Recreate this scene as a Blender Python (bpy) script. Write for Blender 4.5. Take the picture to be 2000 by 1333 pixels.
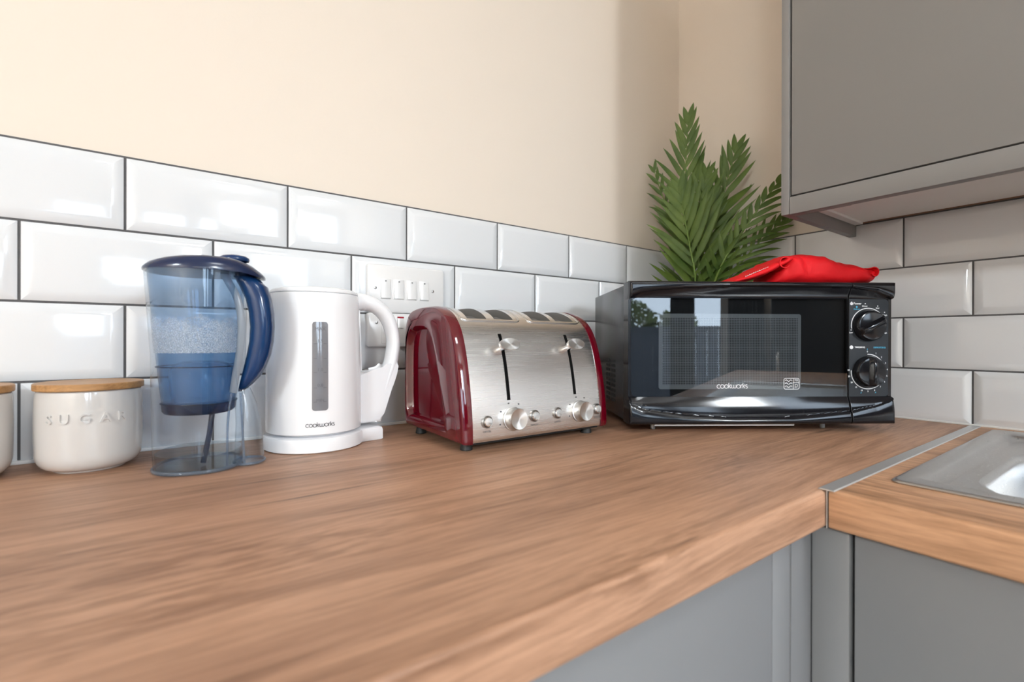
import bpy, bmesh, math, random
import numpy as np
from mathutils import Vector, Matrix, noise

# ------------------------------------------------------------------ camera, world, light, exposure
scene = bpy.context.scene
for o in list(bpy.data.objects):
    bpy.data.objects.remove(o)
COL = scene.collection
R = math.radians
PI = math.pi

F_PX, YAW, PITCH, ROLL = 928.96, 0.62414, -0.00139, 0.00236
CAM = Vector((-1.19066, -0.8315, 0.15422))          # metres; worktop surface is z = 0, room corner is x = y = 0
fw = Vector((math.sin(YAW) * math.cos(PITCH), math.cos(YAW) * math.cos(PITCH), math.sin(PITCH)))
rt = fw.cross(Vector((0, 0, 1))).normalized()
up = rt.cross(fw)
rt2 = rt * math.cos(ROLL) + up * math.sin(ROLL)
up2 = up * math.cos(ROLL) - rt * math.sin(ROLL)
cd = bpy.data.cameras.new('camera')
cam = bpy.data.objects.new('camera', cd)
COL.objects.link(cam)
cam.matrix_world = Matrix(((rt2.x, up2.x, -fw.x, CAM.x), (rt2.y, up2.y, -fw.y, CAM.y), (rt2.z, up2.z, -fw.z, CAM.z), (0, 0, 0, 1)))
cd.sensor_width = 36
cd.lens = F_PX * 36 / 2000
cd.clip_start = 0.02
cd.dof.use_dof = True
cd.dof.focus_distance = 0.80
cd.dof.aperture_fstop = 4.5
scene.camera = cam

scene.view_settings.view_transform = 'Standard'
scene.view_settings.look = 'None'
scene.view_settings.gamma = 1
scene.view_settings.exposure = -0.14
scene.cycles.max_bounces = 14
scene.cycles.transparent_max_bounces = 40
scene.cycles.transmission_bounces = 12
scene.cycles.diffuse_bounces = 6
scene.cycles.caustics_reflective = False
scene.cycles.caustics_refractive = False
scene.cycles.sample_clamp_indirect = 8

world = bpy.data.worlds.new('overcast_sky')
scene.world = world
world.use_nodes = True
bgn = world.node_tree.nodes['Background']
bgn.inputs['Color'].default_value = (0.69, 0.83, 1.0, 1)
bgn.inputs['Strength'].default_value = 13.0

WIN = dict(x0=-1.72, x1=-0.83, z0=-0.86, z1=0.92, y=-3.5)      # the glazed garden door the daylight comes through


def area_light(name, loc, rot, sx, sy, power, color, portal=False):
    ld = bpy.data.lights.new(name, 'AREA')
    ld.shape = 'RECTANGLE'
    ld.size, ld.size_y = sx, sy
    ld.energy = power
    ld.color = color
    o = bpy.data.objects.new(name, ld)
    o.location = loc
    o.rotation_euler = rot
    COL.objects.link(o)
    if portal:
        ld.cycles.is_portal = True
    return o


area_light('daylight_portal', ((WIN['x0'] + WIN['x1']) / 2, WIN['y'] - 0.02, (WIN['z0'] + WIN['z1']) / 2), (R(90), 0, 0),
           WIN['x1'] - WIN['x0'], WIN['z1'] - WIN['z0'], 1, (1, 1, 1), True)
FILL_WIN = dict(x0=-0.50, x1=-0.06, z0=0.47, z1=1.40)              # unseen high window added to bring more light to the right side
area_light('daylight_portal', ((FILL_WIN['x0'] + FILL_WIN['x1']) / 2, WIN['y'] - 0.02, (FILL_WIN['z0'] + FILL_WIN['z1']) / 2), (R(90), 0, 0),
           FILL_WIN['x1'] - FILL_WIN['x0'], FILL_WIN['z1'] - FILL_WIN['z0'], 1, (1, 1, 1), True)
# fill lights added to even out brightness: two overhead, one at the front wall
area_light('overhead_fill_light', (-3.8, -2.6, 1.46), (0, 0, 0), 0.5, 0.5, 140, (0.84, 0.945, 1.02))
area_light('overhead_fill_light', (-0.8, -1.7, 1.46), (0, 0, 0), 0.4, 0.4, 9, (0.92, 0.97, 1.0))
area_light('front_fill_light', (-0.66, WIN['y'] + 0.16, 1.02), (R(90), 0, 0), 0.26, 0.44, 33, (0.90, 0.96, 1.0))

# ------------------------------------------------------------------ materials
MATS = {}


def mat(name, color=(0.8, 0.8, 0.8), rough=0.5, metal=0.0, coat=0.0, coat_rough=0.03, ior=1.5, spec=0.5, emit=None, bump=0.0, bump_scale=60):
    if name in MATS:
        return MATS[name]
    m = bpy.data.materials.new(name)
    m.use_nodes = True
    nt = m.node_tree
    b = nt.nodes['Principled BSDF']
    b.inputs['Base Color'].default_value = (*color, 1)
    b.inputs['Roughness'].default_value = rough
    b.inputs['Metallic'].default_value = metal
    b.inputs['Coat Weight'].default_value = coat
    b.inputs['Coat Roughness'].default_value = coat_rough
    b.inputs['IOR'].default_value = ior
    b.inputs['Specular IOR Level'].default_value = spec
    if bump:
        tc = nt.nodes.new('ShaderNodeTexCoord')
        nz = nt.nodes.new('ShaderNodeTexNoise')
        nz.inputs['Scale'].default_value = bump_scale
        nz.inputs['Detail'].default_value = 3
        bp = nt.nodes.new('ShaderNodeBump')
        bp.inputs['Strength'].default_value = bump
        bp.inputs['Distance'].default_value = 0.002
        nt.links.new(tc.outputs['Object'], nz.inputs['Vector'])
        nt.links.new(nz.outputs['Fac'], bp.inputs['Height'])
        nt.links.new(bp.outputs['Normal'], b.inputs['Normal'])
    MATS[name] = m
    return m


def ramp(nt, stops):
    r = nt.nodes.new('ShaderNodeValToRGB')
    e = r.color_ramp.elements
    while len(e) < len(stops):
        e.new(0.5)
    for k, (p, c) in enumerate(stops):
        e[k].position = p
        e[k].color = (*c, 1)
    return r


def mapped(nt, scale, rot=(0, 0, 0)):
    tc = nt.nodes.new('ShaderNodeTexCoord')
    mp = nt.nodes.new('ShaderNodeMapping')
    mp.inputs['Scale'].default_value = scale
    mp.inputs['Rotation'].default_value = rot
    nt.links.new(tc.outputs['Object'], mp.inputs['Vector'])
    return mp


def wood_mat(name, axis, tones, streak, scale=1.0, rough=0.42):
    """laminate / bamboo: stretched grain along one axis, slow tone drift, dark streaks"""
    m = bpy.data.materials.new(name)
    m.use_nodes = True
    nt = m.node_tree
    b = nt.nodes['Principled BSDF']
    L = nt.links.new

    def sc(along, across):
        return tuple((along if k == axis else across) * scale for k in range(3))
    # gentle waviness of the grain
    mp0 = mapped(nt, sc(1.3, 4.0))
    warp = nt.nodes.new('ShaderNodeTexNoise')
    warp.inputs['Scale'].default_value = 1.6
    warp.inputs['Detail'].default_value = 2
    L(mp0.outputs[0], warp.inputs['Vector'])
    tc = nt.nodes.new('ShaderNodeTexCoord')
    vm = nt.nodes.new('ShaderNodeVectorMath')
    vm.operation = 'SCALE'
    vm.inputs['Scale'].default_value = 0.045 / scale
    L(warp.outputs['Color'], vm.inputs[0])
    add = nt.nodes.new('ShaderNodeVectorMath')
    L(tc.outputs['Object'], add.inputs[0])
    L(vm.outputs[0], add.inputs[1])

    def layer(along, across, detail, rough_=0.6):
        mp = nt.nodes.new('ShaderNodeMapping')
        mp.inputs['Scale'].default_value = sc(along, across)
        L(add.outputs[0], mp.inputs['Vector'])
        n = nt.nodes.new('ShaderNodeTexNoise')
        n.inputs['Scale'].default_value = 1
        n.inputs['Detail'].default_value = detail
        n.inputs['Roughness'].default_value = rough_
        L(mp.outputs[0], n.inputs['Vector'])
        return n
    broad = layer(1.4, 9, 3)
    fine = layer(12, 230, 6, 0.7)
    mid = layer(3.2, 46, 5, 0.62)
    r1 = ramp(nt, [(0.30, tones[0]), (0.50, tones[1]), (0.70, tones[2])])
    L(broad.outputs['Fac'], r1.inputs[0])
    rm = ramp(nt, [(0.34, (0.62, 0.58, 0.55)), (0.50, (0.98, 0.98, 0.98)), (0.70, (1.06, 1.05, 1.04))])
    L(mid.outputs['Fac'], rm.inputs[0])
    rf = ramp(nt, [(0.36, (0.68, 0.65, 0.63)), (0.60, (1, 1, 1))])
    L(fine.outputs['Fac'], rf.inputs[0])
    m1 = nt.nodes.new('ShaderNodeMixRGB')
    m1.blend_type = 'MULTIPLY'
    m1.inputs[0].default_value = 0.75
    L(r1.outputs[0], m1.inputs[1])
    L(rm.outputs[0], m1.inputs[2])
    m2 = nt.nodes.new('ShaderNodeMixRGB')
    m2.blend_type = 'MULTIPLY'
    m2.inputs[0].default_value = 0.8
    L(m1.outputs[0], m2.inputs[1])
    L(rf.outputs[0], m2.inputs[2])
    # flamed figure: short slanting flecks inside some bands
    mpf = nt.nodes.new('ShaderNodeMapping')
    mpf.inputs['Rotation'].default_value = (0, 0, R(24 if axis == 0 else -24))
    mpf.inputs['Scale'].default_value = sc(26, 150)
    L(add.outputs[0], mpf.inputs['Vector'])
    fl_ = nt.nodes.new('ShaderNodeTexNoise')
    fl_.inputs['Scale'].default_value = 1
    fl_.inputs['Detail'].default_value = 3
    L(mpf.outputs[0], fl_.inputs['Vector'])
    rfl = ramp(nt, [(0.42, (0.72, 0.69, 0.66)), (0.56, (1, 1, 1))])
    L(fl_.outputs['Fac'], rfl.inputs[0])
    zone = layer(2.0, 7, 2, 0.5)
    rz_ = ramp(nt, [(0.50, (0, 0, 0)), (0.60, (1, 1, 1))])
    L(zone.outputs['Fac'], rz_.inputs[0])
    mz = nt.nodes.new('ShaderNodeMixRGB')
    mz.blend_type = 'MULTIPLY'
    L(rz_.outputs[0], mz.inputs[0])
    L(m2.outputs[0], mz.inputs[1])
    L(rfl.outputs[0], mz.inputs[2])
    m2 = mz
    st = layer(3.6, 62, 3, 0.55)
    rs = ramp(nt, [(0.0, (0, 0, 0)), (0.66, (0, 0, 0)), (0.76, (1, 1, 1))])
    L(st.outputs['Fac'], rs.inputs[0])
    m3 = nt.nodes.new('ShaderNodeMixRGB')
    L(rs.outputs[0], m3.inputs[0])
    L(m2.outputs[0], m3.inputs[1])
    m3.inputs[2].default_value = (*streak, 1)
    L(m3.outputs[0], b.inputs['Base Color'])
    b.inputs['Roughness'].default_value = rough
    b.inputs['Specular IOR Level'].default_value = 0.32
    bp = nt.nodes.new('ShaderNodeBump')
    bp.inputs['Strength'].default_value = 0.03
    bp.inputs['Distance'].default_value = 0.0003
    L(mid.outputs['Fac'], bp.inputs['Height'])
    L(bp.outputs[0], b.inputs['Normal'])
    MATS[name] = m
    return m


def brushed_mat(name, color, rough, scale, strength=0.25):
    m = bpy.data.materials.new(name)
    m.use_nodes = True
    nt = m.node_tree
    b = nt.nodes['Principled BSDF']
    b.inputs['Base Color'].default_value = (*color, 1)
    b.inputs['Metallic'].default_value = 1
    mp = mapped(nt, scale)
    n = nt.nodes.new('ShaderNodeTexNoise')
    n.inputs['Scale'].default_value = 1
    n.inputs['Detail'].default_value = 4
    nt.links.new(mp.outputs[0], n.inputs['Vector'])
    mr = nt.nodes.new('ShaderNodeMapRange')
    mr.inputs[3].default_value = rough * 0.7
    mr.inputs[4].default_value = rough * 1.35
    nt.links.new(n.outputs['Fac'], mr.inputs[0])
    nt.links.new(mr.outputs[0], b.inputs['Roughness'])
    bp = nt.nodes.new('ShaderNodeBump')
    bp.inputs['Strength'].default_value = strength
    bp.inputs['Distance'].default_value = 0.0004
    nt.links.new(n.outputs['Fac'], bp.inputs['Height'])
    nt.links.new(bp.outputs[0], b.inputs['Normal'])
    MATS[name] = m
    return m


def clear_mat(name, tint, ior=1.45, diffuse=None, dfac=0.0, gloss_rough=0.02):
    """thin clear plastic, glass or water: tinted see-through with a fresnel gloss, optional milky part"""
    m = bpy.data.materials.new(name)
    m.use_nodes = True
    nt = m.node_tree
    nt.nodes.clear()
    L = nt.links.new
    out = nt.nodes.new('ShaderNodeOutputMaterial')
    tr = nt.nodes.new('ShaderNodeBsdfTransparent')
    tr.inputs[0].default_value = (*tint, 1)
    gl = nt.nodes.new('ShaderNodeBsdfGlossy')
    gl.inputs['Roughness'].default_value = gloss_rough
    fr = nt.nodes.new('ShaderNodeFresnel')
    # the same reflectance seen from either side of the thin wall
    geo = nt.nodes.new('ShaderNodeNewGeometry')
    ii = nt.nodes.new('ShaderNodeMapRange')
    ii.inputs[3].default_value = ior
    ii.inputs[4].default_value = 1 / ior
    L(geo.outputs['Backfacing'], ii.inputs[0])
    L(ii.outputs[0], fr.inputs[0])
    mx = nt.nodes.new('ShaderNodeMixShader')
    base = tr
    if dfac:
        df = nt.nodes.new('ShaderNodeBsdfDiffuse')
        df.inputs[0].default_value = (*diffuse, 1)
        tl = nt.nodes.new('ShaderNodeBsdfTranslucent')
        tl.inputs[0].default_value = (*diffuse, 1)
        dd = nt.nodes.new('ShaderNodeMixShader')
        dd.inputs[0].default_value = 0.5
        L(df.outputs[0], dd.inputs[1])
        L(tl.outputs[0], dd.inputs[2])
        m0 = nt.nodes.new('ShaderNodeMixShader')
        m0.inputs[0].default_value = dfac
        L(tr.outputs[0], m0.inputs[1])
        L(dd.outputs[0], m0.inputs[2])
        base = m0
    L(fr.outputs[0], mx.inputs[0])
    L(base.outputs[0], mx.inputs[1])
    L(gl.outputs[0], mx.inputs[2])
    L(mx.outputs[0], out.inputs[0])
    MATS[name] = m
    return m


paint = mat('cream_wall_paint', (0.785, 0.695, 0.60), 0.55, spec=0.3, bump=0.05, bump_scale=180)
tile_m = mat('white_glazed_tile', (0.74, 0.755, 0.775), 0.07, ior=1.5, bump=0.06, bump_scale=9)
grout_m = mat('dark_grey_grout', (0.10, 0.098, 0.10), 0.9, bump=0.3, bump_scale=900)
seal_m = mat('white_sealant', (0.78, 0.78, 0.77), 0.4)
oak_x = wood_mat('oak_laminate_long', 0, [(0.365, 0.203, 0.128), (0.475, 0.272, 0.172), (0.565, 0.335, 0.218)], (0.17, 0.095, 0.062))
oak_y = wood_mat('oak_laminate_side', 1, [(0.46, 0.250, 0.136), (0.57, 0.320, 0.182), (0.67, 0.390, 0.232)], (0.24, 0.130, 0.080))
bamboo = wood_mat('bamboo_lid_wood', 0, [(0.42, 0.22, 0.085), (0.50, 0.275, 0.115), (0.56, 0.32, 0.145)], (0.36, 0.18, 0.07), scale=2.2, rough=0.42)
grey_door = mat('grey_cabinet_foil', (0.228, 0.232, 0.242), 0.26, spec=0.45)
grey_wall_unit = mat('warm_grey_cabinet_foil', (0.235, 0.226, 0.222), 0.42, spec=0.35)
white_board = mat('white_melamine', (0.86, 0.85, 0.83), 0.4)
chipboard = mat('raw_chipboard', (0.22, 0.13, 0.08), 0.9, bump=0.4, bump_scale=400)
steel = brushed_mat('brushed_stainless', (0.80, 0.795, 0.79), 0.25, (10, 1400, 1400), 0.05)
steel_plain = mat('satin_stainless', (0.62, 0.62, 0.62), 0.22, 1.0)
sink_steel = brushed_mat('sink_stainless', (0.60, 0.60, 0.60), 0.30, (300, 300, 300), 0.03)
chrome = mat('chrome', (0.82, 0.82, 0.82), 0.08, 1.0)
knob_steel = mat('spun_aluminium', (0.74, 0.74, 0.73), 0.28, 1.0)
_nt = knob_steel.node_tree
_tg = _nt.nodes.new('ShaderNodeTangent')
_tg.direction_type = 'RADIAL'
_tg.axis = 'Y'
_nt.nodes['Principled BSDF'].inputs['Anisotropic'].default_value = 0.85
_nt.links.new(_tg.outputs[0], _nt.nodes['Principled BSDF'].inputs['Tangent'])
alu = mat('aluminium_strip', (0.70, 0.71, 0.71), 0.5, 1.0)
red_gloss = mat('dark_red_gloss_plastic', (0.105, 0.0008, 0.007), 0.06, coat=0.35, coat_rough=0.02, ior=1.55, spec=0.55)
black_gloss = mat('black_gloss_plastic', (0.007, 0.007, 0.009), 0.11, ior=1.45, spec=0.42)
black_matte = mat('black_matte', (0.006, 0.006, 0.006), 0.7)
slot_m = mat('toaster_slot_interior', (0.20, 0.19, 0.18), 0.5, 0.5)
panel_m = mat('charcoal_control_panel', (0.016, 0.019, 0.024), 0.45, spec=0.3)
case_m = mat('black_painted_steel_case', (0.026, 0.026, 0.028), 0.22, ior=1.5, spec=0.6)
white_print = mat('white_print', (0.75, 0.76, 0.78), 0.5)
blue_print = mat('blue_print', (0.05, 0.33, 0.52), 0.5)
grey_print = mat('grey_print', (0.10, 0.10, 0.11), 0.5)
white_plastic = mat('white_gloss_plastic', (0.86, 0.865, 0.885), 0.16)
switch_plastic = mat('white_switch_plastic', (0.80, 0.79, 0.785), 0.22)
ceramic = mat('white_glazed_ceramic', (0.60, 0.583, 0.562), 0.10, coat=0.5)
navy = mat('navy_gloss_plastic', (0.006, 0.034, 0.115), 0.12, ior=1.5, spec=0.45)
navy_lid = mat('dark_navy_plastic', (0.010, 0.020, 0.062), 0.16, ior=1.5, spec=0.5)
rubber = mat('black_rubber', (0.015, 0.015, 0.015), 0.6)
red_cloth = mat('red_cotton_cloth', (0.66, 0.007, 0.012), 0.62, spec=0.25, bump=0.15, bump_scale=900)
leaf_stem = mat('palm_stalk_green', (0.16, 0.25, 0.045), 0.5)
terracotta = mat('plant_pot_grey', (0.25, 0.25, 0.25), 0.6)
soil = mat('plant_soil', (0.03, 0.02, 0.015), 0.9)
red_switch = mat('red_rocker_edge', (0.35, 0.005, 0.02), 0.3)
screw_m = mat('screw_metal', (0.35, 0.34, 0.33), 0.35, 1.0)
gauge_m = mat('smoked_gauge_plastic', (0.20, 0.20, 0.215), 0.08, ior=1.55, spec=0.7)
floor_m = wood_mat('grey_floor_laminate', 1, [(0.33, 0.31, 0.29), (0.40, 0.375, 0.35), (0.46, 0.43, 0.40)], (0.2, 0.18, 0.16))
ceil_m = mat('white_ceiling_paint', (0.82, 0.81, 0.79), 0.7)
curtain_m = mat('charcoal_curtain', (0.045, 0.043, 0.045), 0.9)
fence_m = mat('slate_fence_paint', (0.050, 0.060, 0.078), 0.7)
ground_m = mat('paving', (0.30, 0.29, 0.27), 0.9, bump=0.3, bump_scale=8)
bush_m = mat('shrub_leaf', (0.12, 0.15, 0.04), 0.6)
upvc = mat('white_window_frame', (0.8, 0.8, 0.8), 0.3)
clear_shell = clear_mat('clear_jug_plastic', (0.90, 0.935, 0.965), 1.45)
clear_edge = clear_mat('clear_plastic_edge', (0.62, 0.71, 0.82), 1.5, (0.55, 0.62, 0.70), 0.22)
funnel_m = clear_mat('blue_funnel_plastic', (0.66, 0.77, 0.89), 1.4, (0.14, 0.28, 0.48), 0.13)
funnel_low = clear_mat('deep_blue_funnel_plastic', (0.12, 0.20, 0.34), 1.4, (0.03, 0.07, 0.16), 0.35)
water_up = clear_mat('water_in_funnel', (0.74, 0.88, 0.96), 1.33, (0.30, 0.52, 0.78), 0.16)
water_low = clear_mat('clear_water', (0.80, 0.84, 0.86), 1.33)
filter_m = clear_mat('filter_cartridge_plastic', (0.75, 0.85, 0.92), 1.4, (0.45, 0.62, 0.80), 0.35)
door_glass = clear_mat('tinted_door_glass', (0.42, 0.44, 0.46), 1.75, gloss_rough=0.0)
window_glass = clear_mat('window_pane_glass', (0.97, 0.98, 0.98), 1.3, gloss_rough=0.0)


def leaf_mat(name, dark, light):
    m = bpy.data.materials.new(name)
    m.use_nodes = True
    nt = m.node_tree
    b = nt.nodes['Principled BSDF']
    mp = mapped(nt, (14, 14, 14))
    n = nt.nodes.new('ShaderNodeTexNoise')
    n.inputs['Scale'].default_value = 1
    n.inputs['Detail'].default_value = 3
    nt.links.new(mp.outputs[0], n.inputs['Vector'])
    r = ramp(nt, [(0.32, dark), (0.68, light)])
    nt.links.new(n.outputs['Fac'], r.inputs[0])
    nt.links.new(r.outputs[0], b.inputs['Base Color'])
    b.inputs['Roughness'].default_value = 0.5
    b.inputs['Specular IOR Level'].default_value = 0.3
    tl = nt.nodes.new('ShaderNodeBsdfTranslucent')
    nt.links.new(r.outputs[0], tl.inputs[0])
    mx = nt.nodes.new('ShaderNodeMixShader')
    mx.inputs[0].default_value = 0.15
    out = nt.nodes['Material Output']
    nt.links.new(b.outputs[0], mx.inputs[1])
    nt.links.new(tl.outputs[0], mx.inputs[2])
    nt.links.new(mx.outputs[0], out.inputs[0])
    MATS[name] = m
    return m


leaf_a = leaf_mat('palm_leaf_green', (0.055, 0.105, 0.016), (0.135, 0.200, 0.040))


def screen_mat():
    """perforated metal screen: staggered dots"""
    m = bpy.data.materials.new('perforated_screen_metal')
    m.use_nodes = True
    nt = m.node_tree
    b = nt.nodes['Principled BSDF']
    tc = nt.nodes.new('ShaderNodeTexCoord')
    sp = nt.nodes.new('ShaderNodeSeparateXYZ')
    nt.links.new(tc.outputs['Object'], sp.inputs[0])

    def mth(op, a, bb=None):
        n = nt.nodes.new('ShaderNodeMath')
        n.operation = op
        for k, v in enumerate((a, bb)):
            if v is None:
                continue
            if isinstance(v, (int, float)):
                n.inputs[k].default_value = v
            else:
                nt.links.new(v, n.inputs[k])
        return n.outputs[0]
    sx = mth('SINE', mth('MULTIPLY', sp.outputs['X'], 2 * PI / 0.0056))
    sz = mth('SINE', mth('MULTIPLY', sp.outputs['Z'], 2 * PI / 0.0056))
    p = mth('ABSOLUTE', mth('MULTIPLY', sx, sz))
    g = mth('GREATER_THAN', p, 0.42)
    # perforations only inside the printed margin
    ins = mth('MULTIPLY', mth('MULTIPLY', mth('GREATER_THAN', sp.outputs['X'], 0.0585), mth('LESS_THAN', sp.outputs['X'], 0.2905)),
              mth('MULTIPLY', mth('GREATER_THAN', sp.outputs['Z'], 0.0800), mth('LESS_THAN', sp.outputs['Z'], 0.1930)))
    fac = mth('MULTIPLY', g, ins)
    mx = nt.nodes.new('ShaderNodeMixRGB')
    nt.links.new(fac, mx.inputs[0])
    mx.inputs[1].default_value = (0.34, 0.36, 0.37, 1)
    mx.inputs[2].default_value = (0.03, 0.03, 0.03, 1)
    nt.links.new(mx.outputs[0], b.inputs['Base Color'])
    b.inputs['Roughness'].default_value = 0.45
    MATS['screen'] = m
    return m


def droplet_mat():
    """condensation: pale mist broken by clear drops"""
    m = bpy.data.materials.new('condensation_droplets')
    m.use_nodes = True
    nt = m.node_tree
    nt.nodes.clear()
    L = nt.links.new
    out = nt.nodes.new('ShaderNodeOutputMaterial')
    tr = nt.nodes.new('ShaderNodeBsdfTransparent')
    df = nt.nodes.new('ShaderNodeBsdfDiffuse')
    df.inputs[0].default_value = (0.86, 0.89, 0.93, 1)
    tl = nt.nodes.new('ShaderNodeBsdfTranslucent')
    tl.inputs[0].default_value = (0.86, 0.89, 0.93, 1)
    dd = nt.nodes.new('ShaderNodeMixShader')
    L(df.outputs[0], dd.inputs[1])
    L(tl.outputs[0], dd.inputs[2])
    mp = mapped(nt, (400, 400, 400))
    v = nt.nodes.new('ShaderNodeTexVoronoi')
    v.inputs['Scale'].default_value = 1
    L(mp.outputs[0], v.inputs['Vector'])
    n = nt.nodes.new('ShaderNodeTexNoise')
    n.inputs['Scale'].default_value = 2.6
    n.inputs['Detail'].default_value = 6
    L(mp.outputs[0], n.inputs['Vector'])
    r1 = ramp(nt, [(0.16, (0, 0, 0)), (0.30, (1, 1, 1))])
    L(v.outputs['Distance'], r1.inputs[0])
    r2 = ramp(nt, [(0.40, (0.25, 0.25, 0.25)), (0.60, (1, 1, 1))])
    L(n.outputs['Fac'], r2.inputs[0])
    mu = nt.nodes.new('ShaderNodeMixRGB')
    mu.blend_type = 'MULTIPLY'
    mu.inputs[0].default_value = 1
    L(r1.outputs[0], mu.inputs[1])
    L(r2.outputs[0], mu.inputs[2])
    # ragged upper rim of the mist, fading to the sides (shape of the wet patch itself)
    tc = nt.nodes.new('ShaderNodeTexCoord')
    sp = nt.nodes.new('ShaderNodeSeparateXYZ')
    L(tc.outputs['Object'], sp.inputs[0])
    n2 = nt.nodes.new('ShaderNodeTexNoise')
    n2.inputs['Scale'].default_value = 60
    n2.inputs['Detail'].default_value = 3
    L(tc.outputs['Object'], n2.inputs['Vector'])
    a = nt.nodes.new('ShaderNodeMath')
    a.operation = 'MULTIPLY_ADD'
    L(n2.outputs['Fac'], a.inputs[0])
    a.inputs[1].default_value = 0.035
    L(sp.outputs['Z'], a.inputs[2])
    g = nt.nodes.new('ShaderNodeMapRange')
    g.inputs[1].default_value = 0.199
    g.inputs[2].default_value = 0.187
    L(a.outputs[0], g.inputs[0])
    mu2 = nt.nodes.new('ShaderNodeMath')
    mu2.operation = 'MULTIPLY'
    L(mu.outputs[0], mu2.inputs[0])
    L(g.outputs[0], mu2.inputs[1])
    mu3 = nt.nodes.new('ShaderNodeMath')
    mu3.operation = 'MULTIPLY'
    mu3.inputs[1].default_value = 0.95
    L(mu2.outputs[0], mu3.inputs[0])
    mx = nt.nodes.new('ShaderNodeMixShader')
    L(mu3.outputs[0], mx.inputs[0])
    L(tr.outputs[0], mx.inputs[1])
    L(dd.outputs[0], mx.inputs[2])
    L(mx.outputs[0], out.inputs[0])
    MATS['drops'] = m
    return m


screen_m = screen_mat()
drops_m = droplet_mat()


# ------------------------------------------------------------------ mesh helpers
class MB:
    def __init__(self):
        self.bm = bmesh.new()

    def face(self, vs):
        try:
            return self.bm.faces.new(vs)
        except ValueError:
            return None

    def poly(self, pts):
        return self.face([self.bm.verts.new(p) for p in pts])

    def box(self, x0, x1, y0, y1, z0, z1, bev=0.0, seg=2):
        vs = [self.bm.verts.new((x, y, z)) for x in (x0, x1) for y in (y0, y1) for z in (z0, z1)]
        fs = [(0, 1, 3, 2), (4, 6, 7, 5), (0, 4, 5, 1), (2, 3, 7, 6), (0, 2, 6, 4), (1, 5, 7, 3)]
        faces = [self.bm.faces.new([vs[i] for i in f]) for f in fs]
        if bev:
            es = list({e for f in faces for e in f.edges})
            bmesh.ops.bevel(self.bm, geom=es, offset=bev, segments=seg, profile=0.5, affect='EDGES')
        return self

    def prism(self, poly, fn, d0, d1, bev=0.0, seg=2):
        """closed 2-D outline swept from d0 to d1; fn(u, v, d) -> point"""
        a = [self.bm.verts.new(fn(u, v, d0)) for u, v in poly]
        b = [self.bm.verts.new(fn(u, v, d1)) for u, v in poly]
        n = len(poly)
        f0 = self.bm.faces.new(a)
        f1 = self.bm.faces.new(b[::-1])
        for i in range(n):
            self.bm.faces.new([a[i], b[i], b[(i + 1) % n], a[(i + 1) % n]])
        if bev:
            es = list(f0.edges) + list(f1.edges)
            bmesh.ops.bevel(self.bm, geom=es, offset=bev, segments=seg, profile=0.5, affect='EDGES')
        return self

    def loops(self, loops, close_u=True, cap0=False, cap1=False):
        vl = [[self.bm.verts.new(p) for p in l] for l in loops]
        for a, b in zip(vl, vl[1:]):
            n = len(a)
            for i in range(n if close_u else n - 1):
                self.face([a[i], a[(i + 1) % n], b[(i + 1) % n], b[i]])
        if cap0:
            self.face(vl[0][::-1])
        if cap1:
            self.face(vl[-1])
        return vl

    def lathe(self, prof, c=(0, 0, 0), n=48, cap0=True, cap1=True, axis='z', squash=(1, 1)):
        ls = []
        for r, z in prof:
            r = max(r, 1e-5)
            l = []
            for k in range(n):
                t = 2 * PI * k / n
                a, b = r * math.cos(t) * squash[0], r * math.sin(t) * squash[1]
                if axis == 'z':
                    p = (c[0] + a, c[1] + b, c[2] + z)
                elif axis == 'y':
                    p = (c[0] + a, c[1] + z, c[2] + b)
                else:
                    p = (c[0] + z, c[1] + a, c[2] + b)
                l.append(p)
            ls.append(l)
        self.loops(ls, True, cap0, cap1)
        return self

    def tube(self, pts, rad, n=12, caps=True, ref=(0, 0, 1)):
        """swept ellipse: rad is a number, or a list of numbers / (across, along-ref) pairs"""
        pts = [Vector(p) for p in pts]
        ls = []
        for i, p in enumerate(pts):
            t = (pts[min(i + 1, len(pts) - 1)] - pts[max(i - 1, 0)]).normalized()
            s = t.cross(Vector(ref))
            if s.length < 1e-4:
                s = t.cross(Vector((1, 0, 0)))
            s.normalize()
            u = s.cross(t).normalized()
            r = rad[i] if isinstance(rad, list) else rad
            ra, rb = r if isinstance(r, (list, tuple)) else (r, r)
            ls.append([p + s * (ra * math.cos(2 * PI * k / n)) + u * (rb * math.sin(2 * PI * k / n)) for k in range(n)])
        self.loops(ls, True, caps, caps)
        return self

    def grid(self, fn, nu, nv, skip=None):
        v = [[self.bm.verts.new(fn(i, j)) for j in range(nv + 1)] for i in range(nu + 1)]
        for i in range(nu):
            for j in range(nv):
                if skip and skip(i, j):
                    continue
                self.face([v[i][j], v[i + 1][j], v[i + 1][j + 1], v[i][j + 1]])
        return v

    def build(self, name, m, parent=None, smooth=35, sub=0, recalc=True, loc=None):
        if recalc:
            bmesh.ops.recalc_face_normals(self.bm, faces=self.bm.faces[:])
        me = bpy.data.meshes.new(name)
        self.bm.to_mesh(me)
        self.bm.free()
        if m is not None:
            me.materials.append(m)
        if smooth:
            me.shade_smooth()
            me.set_sharp_from_angle(angle=R(smooth))
        o = bpy.data.objects.new(name, me)
        COL.objects.link(o)
        if parent is not None:
            o.parent = parent
        if loc is not None:
            o.location = loc
        if sub:
            s = o.modifiers.new('subdivision', 'SUBSURF')
            s.levels = s.render_levels = sub
        return o


def thing(name, label, cat, loc=(0, 0, 0), rz=0.0, group=None):
    o = bpy.data.objects.new(name, None)
    o.empty_display_size = 0.05
    COL.objects.link(o)
    o.location = loc
    o.rotation_euler = (0, 0, rz)
    o['label'] = label
    o['category'] = cat
    if group:
        o['group'] = group
    return o


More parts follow.
